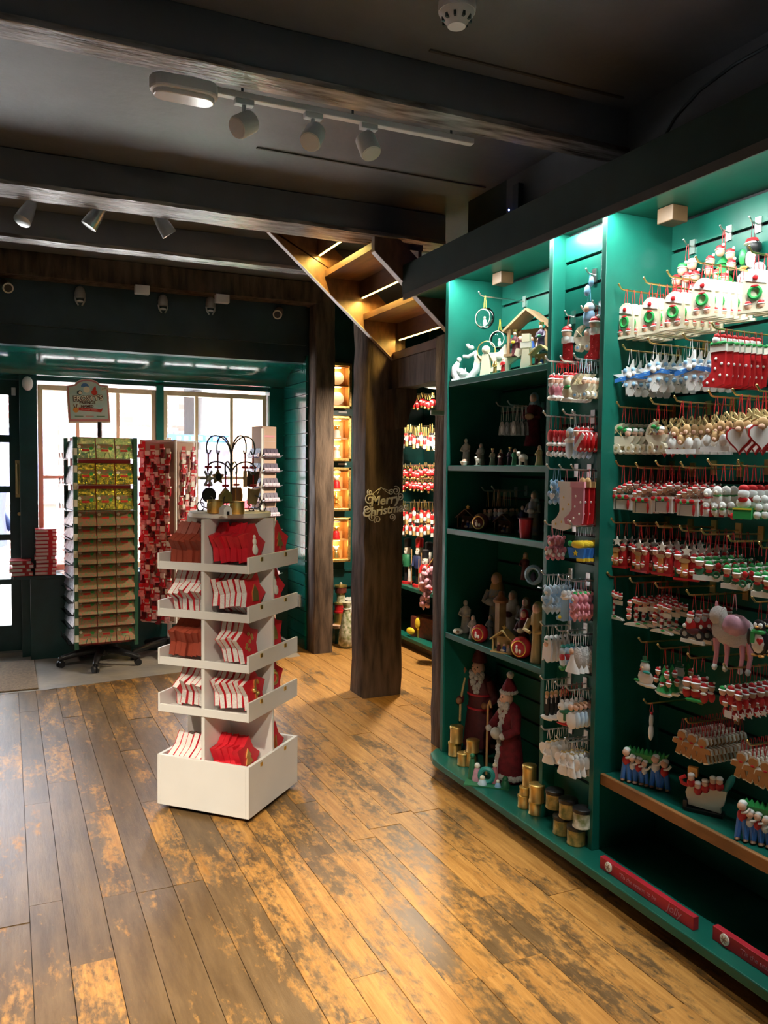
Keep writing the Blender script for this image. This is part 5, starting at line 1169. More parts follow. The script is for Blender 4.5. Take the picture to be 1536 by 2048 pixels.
# bay C: brass hooks, rows from the top
rowsC = [
 ('top', [(1243, 579, 'door', 6), (1293, 566, 'door', 6), (1340, 553, 'door', 6), (1397, 525, 'door', 6), (1504, 505, 'door', 6)], 1.06),
 ('second', [(1251, 700, 'snowflake', 6), (1301, 687, 'snowflake', 6), (1372, 679, 'snowflake', 6), (1429, 657, 'red_stocking', 8)], 1.0),
 ('third', [(1239, 814, 'cream_pram', 7), (1307, 808, ['cream_pram', 'reindeer_heart', 'reindeer_heart'], 6), (1354, 803, 'reindeer_sign', 6), (1423, 793, 'reindeer_sign', 6), (1471, 790, 'reindeer_heart', 5), (1519, 782, 'reindeer_heart', 5)], 1.08),
 ('fourth', [(1237, 932, 'mantel', 6), (1277, 936, 'mantel', 6), (1317, 932, 'mantel', 6), (1367, 935, 'mantel', 4), (1421, 930, 'bear_trio', 6), (1482, 932, 'gift_snowman', 6)], .98),
 ('fifth', [(1228, 1046, 'family_door', 6), (1273, 1052, 'family_door', 6), (1318, 1055, 'family_door', 6), (1365, 1062, 'family_door', 6), (1408, 1069, 'elf_sled', 6), (1462, 1083, 'elf_sled', 6), (1524, 1096, 'elf_sled', 5)], .98),
 ('sixth', [(1220, 1154, 'candy_family', 1), (1265, 1166, 'candy_family', 5), (1316, 1176, 'candy_family', 3), (1379, 1191, 'motorbike', 6), (1510, 1205, 'penguin', 2)], .98),
 ('seventh', [(1283, 1285, 'snowman', 1), (1321, 1298, ['elf_cluster', 'elf_cluster', 'snowman'], 4), (1381, 1317, 'santa_cluster', 2), (1453, 1338, 'red_family', 7)], .98),
 ('eighth', [(1293, 1408, 'thin_figure', 1), (1377, 1447, 'gingerbread', 11), (1500, 1491, 'gingerbread', 9)], 1.0)]
for rn, hooks_, s in rowsC:
    for i, (px, py, kd, n) in enumerate(hooks_):
        if kd == 'gingerbread':
            tip = P(px, py, X=2.02)
            where = '%s hook, %s row, big bay' % (ORD[i], rn)
            hook(tip, 2.242, 'brass', 'brass display hook, '+where, 'brass hooks, '+where)
            for k in range(n):
                for c in range(3):
                  pos_ = ('left', 'middle', 'right')[c]+(' front' if k == 0 else ' column')
                  ornament(kd, tip+Vector((.02+.017*k, .045-.045*c, -.002)), R(-80+random.uniform(-4, 4)), '%s, %s, %s' % (DESC[kd], pos_, where), '%s, %s, %s' % (DESC[kd], pos_, where))
        else: run(px, py, kd, n, 1.99, 2.242, '%s hook, %s row, big bay' % (ORD[i], rn), s=s)
p = P(1470, 1190, X=2.06); ornament('unicorn', p, R(-70), 'large grey and pink plush unicorn hanging beside the penguins', None, .95, 'soft toy')
for px, py, kd in ((1375, 490, 'family_four'), (1448, 462, 'mrs_tree'), (1507, 445, 'penguin_slide')):
    p = P(px, py, X=2.215); hook(p+Vector((-.006, 0, 0)), 2.242, 'silver', 'short hook holding the %s' % DESC[kd], None)
    ornament(kd, p, R(-78), DESC[kd]+', above the door ornaments', None, 1.18)
# bay B: silver hooks
rowsB = [
 ('second', [(1096, 722, 'candy_santa', 4), (1126, 722, 'green_bear', 6), (1160, 716, 'pram', 4)]),
 ('third', [(1092, 832, 'mitten', 4), (1131, 829, 'baby_boot', 6), (1158, 830, 'red_bauble', 4)]),
 ('fourth', [(1099, 938, 'blue_bear', 2), (1124, 939, 'white_stocking', 1), (1154, 939, ['rose_stocking', 'long_stocking', 'long_stocking'], 5)]),
 ('fifth', [(1095, 1050, 'pink_dog', 3), (1146, 1052, 'boat', 6)]),
 ('sixth', [(1088, 1150, 'pale_bear', 5), (1122, 1160, 'blue_boot', 6), (1158, 1166, 'pink_heart', 4)]),
 ('seventh', [(1086, 1252, 'beard_santa', 5), (1117, 1262, 'red_snowman', 5), (1148, 1273, 'bride', 5)]),
 ('eighth', [(1086, 1360, 'groom', 5), (1116, 1372, 'green_snowman', 5), (1150, 1386, 'couple', 5)]),
 ('lowest', [(1088, 1460, 'angel', 6), (1118, 1480, 'angel', 6), (1150, 1492, 'angel', 5)])]
for rn, hooks_ in rowsB:
    for i, (px, py, kd, n) in enumerate(hooks_): run(px, py, kd, min(n, 5), 1.87, 2.0, '%s hook, %s row, narrow bay' % (ORD[i], rn), 'silver', .95, gap=.022, yawb=(-4, 22), ymin=2.445)
for px, py, kd in ((1137, 632, 'santa_boot'), (1180, 548, 'blue_baby'), (1170, 622, 'pram'), (1193, 612, 'santa_boot')):
    p = P(px, py, X=1.975); hook(p+Vector((-.006, 0, 0)), 2.0, 'silver', 'short hook with the %s%s' % (DESC[kd], ', by the divider' if px == 1193 else ', narrow bay'), None)
    ornament(kd, p, R(-80), '%s, topmost in the narrow bay%s' % (DESC[kd], ', by the divider' if px == 1193 else ''), None, 1.0)
# bay A hooks in the shade
for px, py, kd, n, sh in ((997, 812, 'bell_cream', 5, 'second'), (1020, 810, 'bell_cream', 6, 'second'), (968, 982, 'family_plaque', 4, 'third'), (988, 980, 'family_plaque', 4, 'third')):
    run(px, py, kd, n, 2.06, 2.242, '%s hook above the %s nativity shelf' % ('left' if px in (997, 968) else 'right', sh), 'silver', .95)
run(962, 592, 'glass_globe', 1, 2.0, 2.242, 'lone hook, top nativity shelf', 'silver', 1.0); p = P(1000, 640, X=2.17); ornament('glass_globe', p, R(-60), 'clear glass globe ornament with tiny figure, behind the first one', None, .95)
# far shelving rows of small ornaments
for rn, y0, kd, s, dz_ in (('top', 788, 'glass_santa', 1.25, 0), ('second', 852, ('soldier', 'soldier_white'), 1.15, 0), ('third', 930, 'glass_santa', 1.15, 0), ('fourth', 957, 'glass_santa', 1.1, 0), ('fifth', 1004, ('soldier', 'soldier_white'), 1.1, 0), ('sixth', 1032, ('soldier', 'soldier_white'), 1.05, 0)):
    for c in range(9):
        for dpt in range(2):
            px = 807+c*7.2+dpt*3; 
            if rn == 'top' and c < 2: continue
            p = P(px, y0, X=3.10+.06*dpt)+Vector((0, 0, random.uniform(-.02, .02))); kk = kd if isinstance(kd, str) else kd[(c+dpt) % 2]
            ornament(kk, p, R(-70+random.uniform(-15, 15)), '%s in the %s row of the far nutcracker shelving' % (DESC[kk], rn), 'far shelving, %s row, %s' % (rn, kk), s)
    a = P(804, y0, X=3.12); b_ = P(868, y0, X=3.12)
    tag(MB().tube([a, b_], .003, 5).build('hanging_rail', 'silver'), 'thin silver rail of the %s ornament row in the far shelving' % rn, 'rail')

# ================================================================ NATIVITY BAY
def spot(px, py, X, z): p = P(px, py, X=X); return (X, p.y, z)
FACE = R(-62)
def robed(px, py, X, z, h, robe, lab, hood=None, face='skin', held=None, crown=None, wd=1.0):
    t = thing('figurine', lab, 'figurine', spot(px, py, X, z), FACE, None, (h, h, h))
    MB().lathe([(.17*wd, 0), (.175*wd, .02), (.14*wd, .2), (.12*wd, .45), (.14*wd, .62), (.13*wd, .7), (.06, .78)], 14, sy=.8).build('robe', robe, t)
    MB().ball((0, -.02, .865), (.068, .068, .085), 10, 7).build('head', face, t)
    if hood: MB().ball((0, .022, .875), (.088, .08, .105), 10, 7).lathe([(.125, .6), (.11, .74), (.07, .86)], 12, (0, .035, 0)).build('hood', hood, t)
    for s in (-1, 1): MB().tube([(s*.12, 0, .68), (s*.16, -.08, .52), (s*.04, -.15, .5)], [.05, .045, .03], 7).build('arm', robe, t)
    if held: MB().ball((0, -.16, .53), (.09, .06, .06), 8, 6).build('bundle', held, t)
    if crown: MB().lathe([(.085, .94), (.1, 1.02), (.09, 1.02), (.075, .95)], 10).build('crown', crown, t)
    return t
def lamb(px, py, X, z, h, lab):
    t = thing('lamb_figurine', lab, 'figurine', spot(px, py, X, z), FACE, None, (h, h, h))
    MB().ball((0, 0, .5), (.36, .2, .26), 10, 7).build('fleece', 'ivory', t); MB().ball((-.3, -.05, .75), (.15, .13, .17), 9, 6).build('head', 'ivory', t)
    for x in (-.42, -.18): MB().ball((x, -.04, .82), (.05, .03, .09), 6, 4).build('ear', 'ivory', t)
    for x in (-.2, .2):
        for y in (-.1, .1): MB().lathe([(.06, .04), (.055, .4)], 8, (x, y, 0)).build('leg', 'ivory', t)
    MB().cbox((0, 0, .02), (.8, .4, .04)).build('base', 'ivory', t)
def stable(px, py, X, z, h, lab, wood='olive', starc='gold'):
    t = thing('nativity_stable', lab, 'nativity scene', spot(px, py, X, z), FACE, None, (h, h, h))
    MB().cbox((0, 0, .03), (1.1, .5, .06)).build('base', wood, t); MB().cbox((0, .22, .34), (.95, .03, .6)).build('back_wall', wood, t)
    for s in (-1, 1):
        MB().cbox((0, 0, 0), (.72, .56, .05), Matrix.Translation((s*.29, 0, .78)) @ Matrix.Rotation(s*R(38), 4, 'Y')).build('roof_slope', wood, t); MB().cbox((s*.46, -.18, .32), (.06, .06, .56)).build('post', wood, t)
    for x, m, hh in ((-.22, 'maroon', .38), (.05, 'cobalt', .34), (.25, 'stonefig', .3)):
        f = MB().lathe([(.1, .06), (.09, .2), (.06, .06+hh*.75)], 10, (x, -.08, 0)).build('figure', m, t); MB().ball((x, -.09, .06+hh*.88), .06, 8, 5).build('face', 'skin', f)
    MB().ball((0, -.16, .12), (.12, .06, .06), 8, 5).build('manger', 'cream', t)
    if starc: MB().prism([(x*1.3, 1.1+zz*1.3) for x, zz in star_poly(.1, .045)], -.03, .03).build('star', starc, t)
def apple(px, py, X, z, h, lab, m='sign_red'):
    t = thing('orb_figurine', lab, 'figurine', spot(px, py, X, z), FACE, None, (h, h, h))
    MB().ball((0, .06, .5), (.5, .34, .5), 16, 10).build('orb', m, t); MB().ring((0, -.2, .5), .34, .035, 18).build('rim', 'gold', t); MB().ball((0, -.14, .5), (.33, .13, .33), 12, 8).build('niche', 'tan', t)
    MB().ball((-.06, -.27, .42), (.08, .05, .14), 8, 6).ball((-.06, -.28, .6), .05, 7, 5).build('figure', 'ivory', t); MB().ball((.1, -.27, .38), (.07, .05, .1), 8, 6).build('figure', 'ivory', t)
Z1, Z2, Z3, Z4 = 1.921, 1.516, 1.211, .700
# top shelf
t = thing('abstract_family', 'glossy white abstract holy family sculpture on the top shelf', 'sculpture', spot(930, 750, 2.0, Z1), R(-52))
MB().tube([(-.035, 0, .004), (-.05, 0, .035), (-.05, 0, .065), (-.035, 0, .09)], [.02, .022, .018, .01], 12).ball((-.03, -.002, .102), .012, 10, 7).ball((-.02, -.01, .045), (.02, .014, .016), 10, 7).build('kneeling_figure', 'snow', t)
MB().tube([(-.02, 0, .012), (.03, 0, .014), (.058, 0, .05), (.062, 0, .1), (.048, 0, .138)], [.014, .02, .018, .014, .009], 12).ball((.03, 0, .155), (.016, .013, .011), 10, 7).ball((.012, 0, .166), .01).tube([(.05, -.004, .128), (.02, -.01, .112), (-.006, -.01, .115)], [.008, .009, .008], 8).build('standing_figure', 'snow', t)
MB().ball((.0, -.012, .03), (.026, .014, .012), 10, 6).lathe([(.006, .04), (.001, .06)], 8, (.006, -.012, 0)).build('crib', 'snow', t); MB().cbox((.0, 0, .004), (.12, .05, .008)).build('base', 'snow', t)
def wood_angel(px, py, X, h, lab, sq):
    t = thing('wooden_angel', lab, 'figurine', spot(px, py, X, Z1), R(-50), None, (h, h, h))
    MB().prism([(-.16, 0), (.16, 0), (.09, .62), (-.09, .62)], -.08, .08).build('body', 'cream', t)
    if sq: MB().cbox((0, 0, .88), (.22, .2, .22)).build('head', 'cream', t); MB().cbox((0, -.03, .68), (.3, .12, .16)).build('book', 'ivory', t)
    else: MB().ball((0, -.02, .74), .12, 12, 8).build('head', 'cream', t); MB().ring((0, .0, .72), .26, .015, 24).build('halo', 'gold', t)
    for s in (-1, 1): MB().prism([(s*.08, .58), (s*.3, .62), (s*.36, .45), (s*.24, .36), (s*.1, .46)], .02, .05).build('wing', 'cream', t)
wood_angel(972, 740, 2.0, .165, 'pale wooden angel with a wire halo on the top shelf', False); wood_angel(1052, 735, 2.0, .15, 'pale wooden angel with a square head near the stable', True)
t = thing('star_figurine', 'cream star-shaped frame figurine beside the haloed angel', 'figurine', spot(1005, 740, 2.05, Z1), R(-50)); MB().prism([(x*.75, .07+z*.75) for x, z in star_poly(.1, .055, .2)], -.012, .012).build('star', 'cream', t); MB().lathe([(.02, 0), (.02, .012)], 12).build('foot', 'cream', t); MB().ball((-.01, -.016, .09), (.015, .008, .018)).build('figure', 'ivory', t)
robed(990, 740, 1.975, Z1, .065, 'gold', 'small gold figurine in front of the cream star', 'gold'); robed(1006, 738, 1.975, Z1, .065, 'red', 'small red figurine in front of the cream star', 'snow')
tag(bevel(BX(2.04, 2.235, 2.735, 3.02, 1.995, 2.001).build('glass_riser', 'glass')), 'clear riser shelf carrying the big stable', 'riser')
bevel(BX(2.045, 2.23, 2.74, 2.746, Z1, 1.995).build('riser_leg', 'glass', bpy.data.objects['glass_riser'])); bevel(BX(2.045, 2.23, 3.008, 3.014, Z1, 1.995).build('riser_leg', 'glass', bpy.data.objects['glass_riser']))
mm = MATS['raw_wood']; stable(1062, 690, 2.12, 2.001, .2, 'large wooden nativity stable with thatched roof on the clear riser', 'raw_wood', None)
robed(1030, 690, 2.06, 2.001, .115, 'maroon', 'crowned king figurine in yellow and maroon before the stable', None, held='yellow', crown='gold'); robed(1082, 690, 2.07, 2.001, .12, 'purple', 'dark king figurine at the right of the stable', None, held='dleaf', crown='gold')
stable(1083, 735, 1.99, Z1, .085, 'small resin nativity group at the divider end of the top shelf', 'antler', None)
# second shelf
robed(932, 930, 1.99, Z2, .135, 'stonefig', 'tall pale robed man figurine with a staff on the second shelf', None, 'stonefig'); t = thing('manger_figurine', 'small cream manger in front of the robed man', 'figurine', spot(929, 934, 1.96, Z2)); MB().lathe([(.014, 0), (.022, .018), (.016, .02)], 12).build('crib', 'ivory', t); MB().ball((0, -.004, .022), (.016, .01, .008)).build('baby', 'skin', t)
robed(961, 932, 2.0, Z2, .105, 'stonefig', 'pale kneeling woman figurine on the second shelf', 'stonefig', wd=1.25); lamb(957, 934, 1.965, Z2, .045, 'small white lamb standing before the kneeling woman')
for px, X, h, m, cr, hood, lab in ((985, 1.985, .075, 'stonefig', 'gold', None, 'small grey king with gold crown on the second shelf'), (1001, 1.97, .072, 'maroon', None, 'ivory', 'small veiled woman figurine holding a baby on the second shelf'), (1020, 2.02, .08, 'purple', 'gold', None, 'small purple king figurine standing behind another'), (1029, 1.97, .075, 'dleaf', None, 'snow', 'small figurine in white turban and green robe'), (1078, 1.975, .085, 'antler', None, 'cream', 'yellow-brown shepherd figurine at the end of the second shelf')):
    robed(px, 932, X, Z2, h, m, lab, hood, held='ivory' if 'baby' in lab else None, crown=cr, wd=1.2)
lamb(1046, 934, 1.97, Z2, .065, 'white sheep figurine beside the turbaned figurine')
tag(bevel(BX(2.14, 2.24, 2.73, 3.0, 1.60, 1.606).build('glass_riser', 'glass')), 'clear bracket shelf in the shade above the second shelf', 'riser')
robed(1066, 885, 2.18, 1.606, .25, 'crimson', 'large shaded madonna figurine in red holding a child', 'pblue', held='tan')
# third shelf
stable(935, 1060, 2.02, Z3, .095, 'small brown stable with a gold star on the third shelf', 'dbrown'); apple(960, 1065, 1.985, Z3, .085, 'red and gold round nativity orb on the third shelf', 'maroon')
stable(1008, 1066, 2.05, Z3, .085, 'dark nativity group with blue figures in the middle of the third shelf', 'dbrown', None)
t = thing('red_cup', 'plain dark red tapered cup on the third shelf', 'cup', spot(1051, 1082, 1.98, Z3)); MB().lathe([(.024, 0), (.03, .085), (.027, .085), (.022, .006)], 18).build('cup', 'sign_red', t); MB().lathe([(.031, .08), (.031, .086), (.027, .086), (.027, .08)], 18).build('rim', 'maroon', t)
robed(1067, 1070, 2.12, Z3, .2, 'bluedress', 'tall dim robed figurine behind the red cup', 'stonefig', held='ivory'); robed(1045, 1070, 2.14, Z3, .13, 'navy', 'dark blue kneeling figurine behind the red cup', 'navy')
# fourth shelf and its glass step
robed(1050, 1140, 2.17, .991, .13, 'maroon', 'maroon figurine with tan hood on the clear step', 'tan'); t = thing('blue_arch', 'small blue arch figurine on the clear step', 'figurine', spot(1068, 1145, 2.13, .991), FACE); MB().ring((0, 0, .04), .035, .012, 18).build('arch', 'lblue', t); MB().ball((0, -.004, .03), (.014, .01, .024)).build('figure', 'navy', t)
robed(991, 1230, 2.14, Z4, .31, 'bluedress', 'tallest robed woman figurine in patterned blue on the fourth shelf', 'tan', held='stonefig', wd=.8)
robed(1024, 1250, 2.14, Z4, .24, 'stonefig', 'tall pale veiled figurine behind the lantern pillar', 'stonefig', held='maroon'); robed(1050, 1290, 2.16, Z4, .22, 'bluedress', 'grey-blue bearded figurine at the back of the fourth shelf', 'brown')
robed(931, 1268, 2.03, Z4, .17, 'stonefig', 'pale robed man figurine at the left of the fourth shelf', None, 'stonefig'); robed(945, 1280, 1.985, Z4, .115, 'stonefig', 'small pale praying woman figurine on the fourth shelf', 'stonefig')
robed(980, 1270, 2.08, Z4, .11, 'bluedress', 'small bluish shaded figurine behind the red orb', 'stonefig')
apple(958, 1290, 1.97, Z4, .085, 'red round nativity orb with gold rim, left on the fourth shelf'); apple(1041, 1322, 1.965, Z4, .095, 'red apple-shaped nativity orb on the right of the fourth shelf')
t = thing('shell_figurine', 'small white shell with a tiny figure at the shelf corner', 'figurine', spot(916, 1272, 1.97, Z4), FACE); MB().ball((0, 0, .016), (.028, .02, .016), 12, 7).build('shell', 'ivory', t); MB().ball((.008, -.014, .018), (.01, .008, .006)).build('figure', 'brown', t)
t = thing('lantern_pillar', 'slim tan pillar with a capped top on the fourth shelf', 'figurine', spot(1000, 1290, 2.02, Z4)); MB().cbox((0, 0, .1), (.036, .036, .2)).build('shaft', 'olive', t); MB().lathe([(.034, .2), (.036, .212), (.014, .232), (.008, .25)], 12).build('cap', 'brown', t)
stable(1008, 1308, 1.965, Z4, .1, 'small stable figurine with a gold star before the pillar', 'antler')
robed(1047, 1300, 2.03, Z4, .2, 'maroon', 'red-cloaked mother and child figurine on the fourth shelf', 'sign_red', held='cream'); robed(1072, 1330, 1.99, Z4, .26, 'antler', 'slim gold-toned embracing pair figurine near the divider', 'antler', wd=.6)
# base: two bearded figures in red, tins, resin nativity
def gift_bringer(px, py, X, h, lab, face_rot, robe, lantern):
    t = thing('bearded_figure', lab, 'figurine', spot(px, py, X, .1), face_rot, None, (h, h, h))
    MB().lathe([(.17, .03), (.18, .06), (.15, .3), (.12, .5), (.13, .66), (.11, .74), (.05, .78)], 18, sy=.8).build('robe', robe, t)
    for s in (-1, 1): MB().ball((s*.08, -.06, .03), (.06, .1, .035), 9, 6).build('boot', 'black', t)
    MB().ball((0, -.045, .83), (.066, .066, .078), 12, 8).ball((0, -.112, .825), (.014, .014, .016), 7, 5).build('face', 'skin', t)
    for s in (-1, 1): MB().ball((s*.025, -.1, .85), .008, 6, 4).build('eye', 'black', t)
    m = MB(); rb = random.Random(5)
    for i in range(30):
        a = rb.uniform(-1.3, 1.3); zz = rb.uniform(.60, .80); m.ball((.075*sin(a)*(zz-.5)/.3, -.055-.045*cos(a), zz), rb.uniform(.02, .034), 6, 4)
    m.build('beard', 'fur', t)
    m = MB()
    for i in range(26): a = 2*pi*i/26; m.ball((.165*cos(a), .135*sin(a), .07+.01*sin(3*i)), .034, 6, 4)
    for i in range(18): m.ball((rb.uniform(-.012, .012), -.142+.002*i, .1+.028*i), .026, 6, 4)
    m2 = MB()
    for i in range(14): a = 2*pi*i/14; m2.ball((.072*cos(a), -.02+.072*sin(a), .893), .022, 6, 4)
    if not lantern: m.build('fur_trim', 'fur', t); m2.build('hat_fur', 'fur', t)
    MB().lathe([(.078, .888), (.07, .94), (.04, 1.0), (.012, 1.05)], 14, (0, -.015, 0)).build('hat', robe, t); MB().ball((.01, -.01, 1.06), .038 if not lantern else .02, 9, 6).build('pompom', 'fur' if not lantern else 'crimson', t)
    for s in (-1, 1):
        MB().tube([(s*.11, 0, .69), (s*.2, -.04, .56), (s*.15, -.14, .5)], [.055, .05, .042], 9).build('sleeve', robe, t); MB().ball((s*.145, -.16, .5), .034, 8, 6).build('mitten', 'fur' if not lantern else 'brown', t)
    if lantern:
        MB().lathe([(.05, .0), (.055, .04), (.045, .1), (.01, .13)], 10, (-.17, -.06, .76)).build('lantern', 'brown', t); MB().tube([(-.13, -.08, .72), (-.14, -.14, .5), (-.13, -.16, .3)], .012).build('cord', 'antler', t)
        for z in (.42, .56): MB().lathe([(.136, z), (.138, z+.02)], 18, sy=.82).build('belt', 'sign_red', t)
    else: MB().tube([(-.16, -.17, .02), (-.15, -.17, .72), (-.11, -.17, .78), (-.08, -.17, .72)], .012).build('staff', 'tan', t); MB().ball((.03, -.17, .5), (.07, .05, .06), 9, 6).build('muff', 'stonefig', t)
gift_bringer(958, 1510, 2.13, .50, 'tall bearded figure in dark red patterned robe holding a lantern', R(-62), 'maroon', True)
gift_bringer(1018, 1555, 2.04, .455, 'white-bearded figure in red robe with white fur trim and pompom hat', R(-95), 'crimson', False)
t = thing('wooden_sledge', 'small red wooden sledge leaning behind the fur-trimmed figure', 'sledge', spot(985, 1530, 2.15, .1), R(-60))
for x in (-.03, .03): MB().tube([(x, 0, 0), (x*.6, .02, .16)], .006).build('runner', 'maroon', t)
for k in range(3): MB().cbox((0, .004+.006*k, .04+.045*k), (.05, .008, .02)).build('slat', 'maroon', t)
def tin(px, py, X, z, r_, h, lab, m='gold_tin', lid='gold_tin'):
    t = thing('round_tin', lab, 'tin', spot(px, py, X, z), random.uniform(0, 3), 'round tins on the base ledge')
    MB().lathe([(r_*1.0, 0), (r_*1.05, .002), (r_*1.05, .005), (r_, .007), (r_, h*.8)], 24).build('body', m, t); MB().lathe([(r_*1.06, h*.78), (r_*1.07, h*.8), (r_*1.07, h*.95), (r_*.98, h*.98), (r_*.4, h)], 24).build('lid', lid, t)
    return spot(px, py, X, z)
ZB = .1
for px, py, X, z, r_, h, lab in ((909, 1530, 1.975, ZB, .031, .07, 'gold tin at the bottom of the leftmost tall stack'), (912, 1530, 1.972, ZB+.07, .031, .085, 'tall gold tin on top of the leftmost stack'), (900, 1520, 2.02, ZB, .03, .13, 'gold tin half hidden behind the leftmost stack'), (926, 1540, 1.945, ZB, .027, .062, 'low gold tin in front, beside the leftmost stack'),
    (940, 1545, 1.975, ZB, .029, .07, 'gold tin at the bottom of the second stack by the moss pillar'), (945, 1545, 1.978, ZB+.07, .03, .06, 'gold tin on top of the second stack by the moss pillar'),
    (1048, 1612, 1.935, ZB, .026, .055, 'low gold tin at the bottom of the stack before the divider'), (1050, 1610, 1.937, ZB+.055, .024, .035, 'flat gold tin in the middle of the stack before the divider'), (1058, 1605, 1.955, ZB+.09, .029, .09, 'tall gold tin on top of the stack before the divider'),
    (1071, 1622, 1.94, ZB, .028, .06, 'gold tin under another, nearest the narrow bay'), (1073, 1622, 1.93, ZB+.06, .03, .075, 'bright gold tin stacked nearest the narrow bay')):
    tin(px, py, X, z, r_, h, lab)
for px, py, X, z, lab, m in ((1124, 1660, 1.93, ZB, 'floral gold tin at the bottom left of the printed tin stack', 'floral_gold'), (1152, 1685, 1.925, ZB, 'floral gold tin at the bottom right of the printed tin stack', 'floral_gold'), (1108, 1650, 1.94, ZB+.075, 'floral gold tin at the upper left of the printed tin stack', 'floral_gold'), (1135, 1668, 1.935, ZB+.075, 'floral gold tin in the upper middle of the printed tin stack', 'floral_gold'), (1163, 1690, 1.93, ZB+.075, 'pale floral tin at the upper right of the printed tin stack', 'floral')):
    tin(px, py, X, z, .034, .074, lab, m, 'blackp')
stg = thing('resin_nativity', 'glazed blue, purple and green nativity group on the base ledge', 'nativity scene', spot(975, 1565, 1.925, ZB), R(-40))
for x, y, r_, h, m, fc in ((-.05, .02, .022, .085, 'ppink', 'ivory'), (.03, .015, .018, .1, 'rose', 'cream'), (-.02, -.02, .02, .04, 'pblue', 'cream'), (.05, -.03, .014, .035, 'lblue', 'ivory'), (.08, -.015, .022, .045, 'dleaf', 'dleaf'), (-.075, .035, .018, .13, 'dleaf', 'dleaf')):
    f = MB().lathe([(r_, 0), (r_*1.05, h*.2), (r_*.7, h*.6), (r_*.5, h*.75)], 12, (x, y, 0)).build('figure', m, stg); MB().ball((x, y, h*.85), r_*.62, 9, 6).build('head', fc, f)
MB().ring((-.005, 0, .04), .03, .011, 18).build('blue_ring', 'teal', stg); MB().cbox((0, 0, .003), (.2, .09, .006)).build('base', 'dleaf', stg)

# ================================================================ BIG BAY: shelf figures and red plank signs
def tree_carriers(px, py, X, lab, s=1):
    t = thing('family_figurine', lab, 'figurine', spot(px, py, X, .385), R(-62), 'tree-carrying family figurines', (s, s, s))
    MB().prism([(-.075, .125), (-.05, .118), (.0, .112), (.055, .118), (.075, .13), (.06, .1), (.04, .085), (-.06, .085), (-.085, .12)]+[], -.006, .006).build('fir_tree', 'leaf', t)
    for i in range(9): MB().lathe([(.012, 0), (.001, .02)], 6, (-.065+.015*i, 0, .112)).build('branch_tip', 'leaf', t)
    for x, z, h in ((-.075, .1, 1), (-.052, .08, .8), (-.03, .078, .8), (-.008, .072, .75), (.03, .098, 1), (.062, .088, 1)):
        p_ = MB()
        p_.tube([(x-.006*h, -.006, z-.03*h), (x-.012*h, -.008, .006)], [.010*h, .009*h], 7).tube([(x+.006*h, -.006, z-.03*h), (x+.014*h, -.01, .006)], [.010*h, .009*h], 7); p_.build('trousers', 'blue', t)
        MB().ball((x, -.008, z-.022*h), (.015*h, .012, .02*h), 9, 6).build('jumper', 'red' if x in (-.075, .062, -.03) else 'snow', t); hd_ = MB().ball((x, -.012, z+.008), .014*h, 9, 6).build('head', 'skin', t)
        MB().ball((x+.002, -.008, z+.016), (.014*h, .013*h, .01*h), 8, 5).build('hat', 'snow', hd_); MB().tube([(x, -.014, z-.012), (x+.016, -.018, z-.006), (x+.024, -.014, z+.006)], .005*h, 6).build('arm', 'snow', t)
        MB().ball((x-.01*h, -.012, .006), (.008, .012, .006), 7, 4).ball((x+.014*h, -.014, .006), (.008, .012, .006), 7, 4).build('shoe', 'brown', t)
tree_carriers(1294, 1588, 2.05, 'family in blue trousers carrying a green tree, standing at the left of the low shelf'); tree_carriers(1536, 1715, 2.05, 'family in blue trousers carrying a tree, cut by the right edge of the photo')
t = thing('sleigh_figurine', 'cream sleigh full of red-coated figures on a black stand', 'figurine', spot(1408, 1652, 2.06, .385), R(-58))
MB().box(-.06, .06, -.02, .02, 0, .012).cbox((-.058, 0, .02), (.012, .04, .03)).build('stand', 'blackp', t)
MB().prism([(-.05, .02), (.052, .012), (.05, .03), (.06, .04), (.068, .085), (.03, .09), (-.02, .075), (-.05, .09), (-.06, .06)], -.008, .008).build('sleigh', 'cream', t)
MB().tube([(-.05, -.002, .08), (-.072, -.002, .085), (-.078, -.002, .1), (-.062, -.002, .11)], .007, 8).build('curl', 'red', t)
for x, z in ((-.042, .112), (-.02, .09), (.002, .102), (.026, .116), (.046, .118)):
    hb = MB().ball((x, -.012, z-.016), (.014, .01, .016), 8, 5).build('coat', 'red', t); MB().ball((x, -.014, z), .011, 8, 6).build('face', 'skin', hb); MB().ball((x, -.012, z+.009), (.012, .011, .008), 8, 5).build('hat', 'snow', hb)
MB().cbox((-.04, .004, .128), (.03, .02, .03)).build('gift', 'orange', t); MB().ball((.074, 0, .115), (.012, .01, .034), 8, 6, Matrix.Rotation(.4, 3, 'Y')).build('fir_tree', 'teal', t)
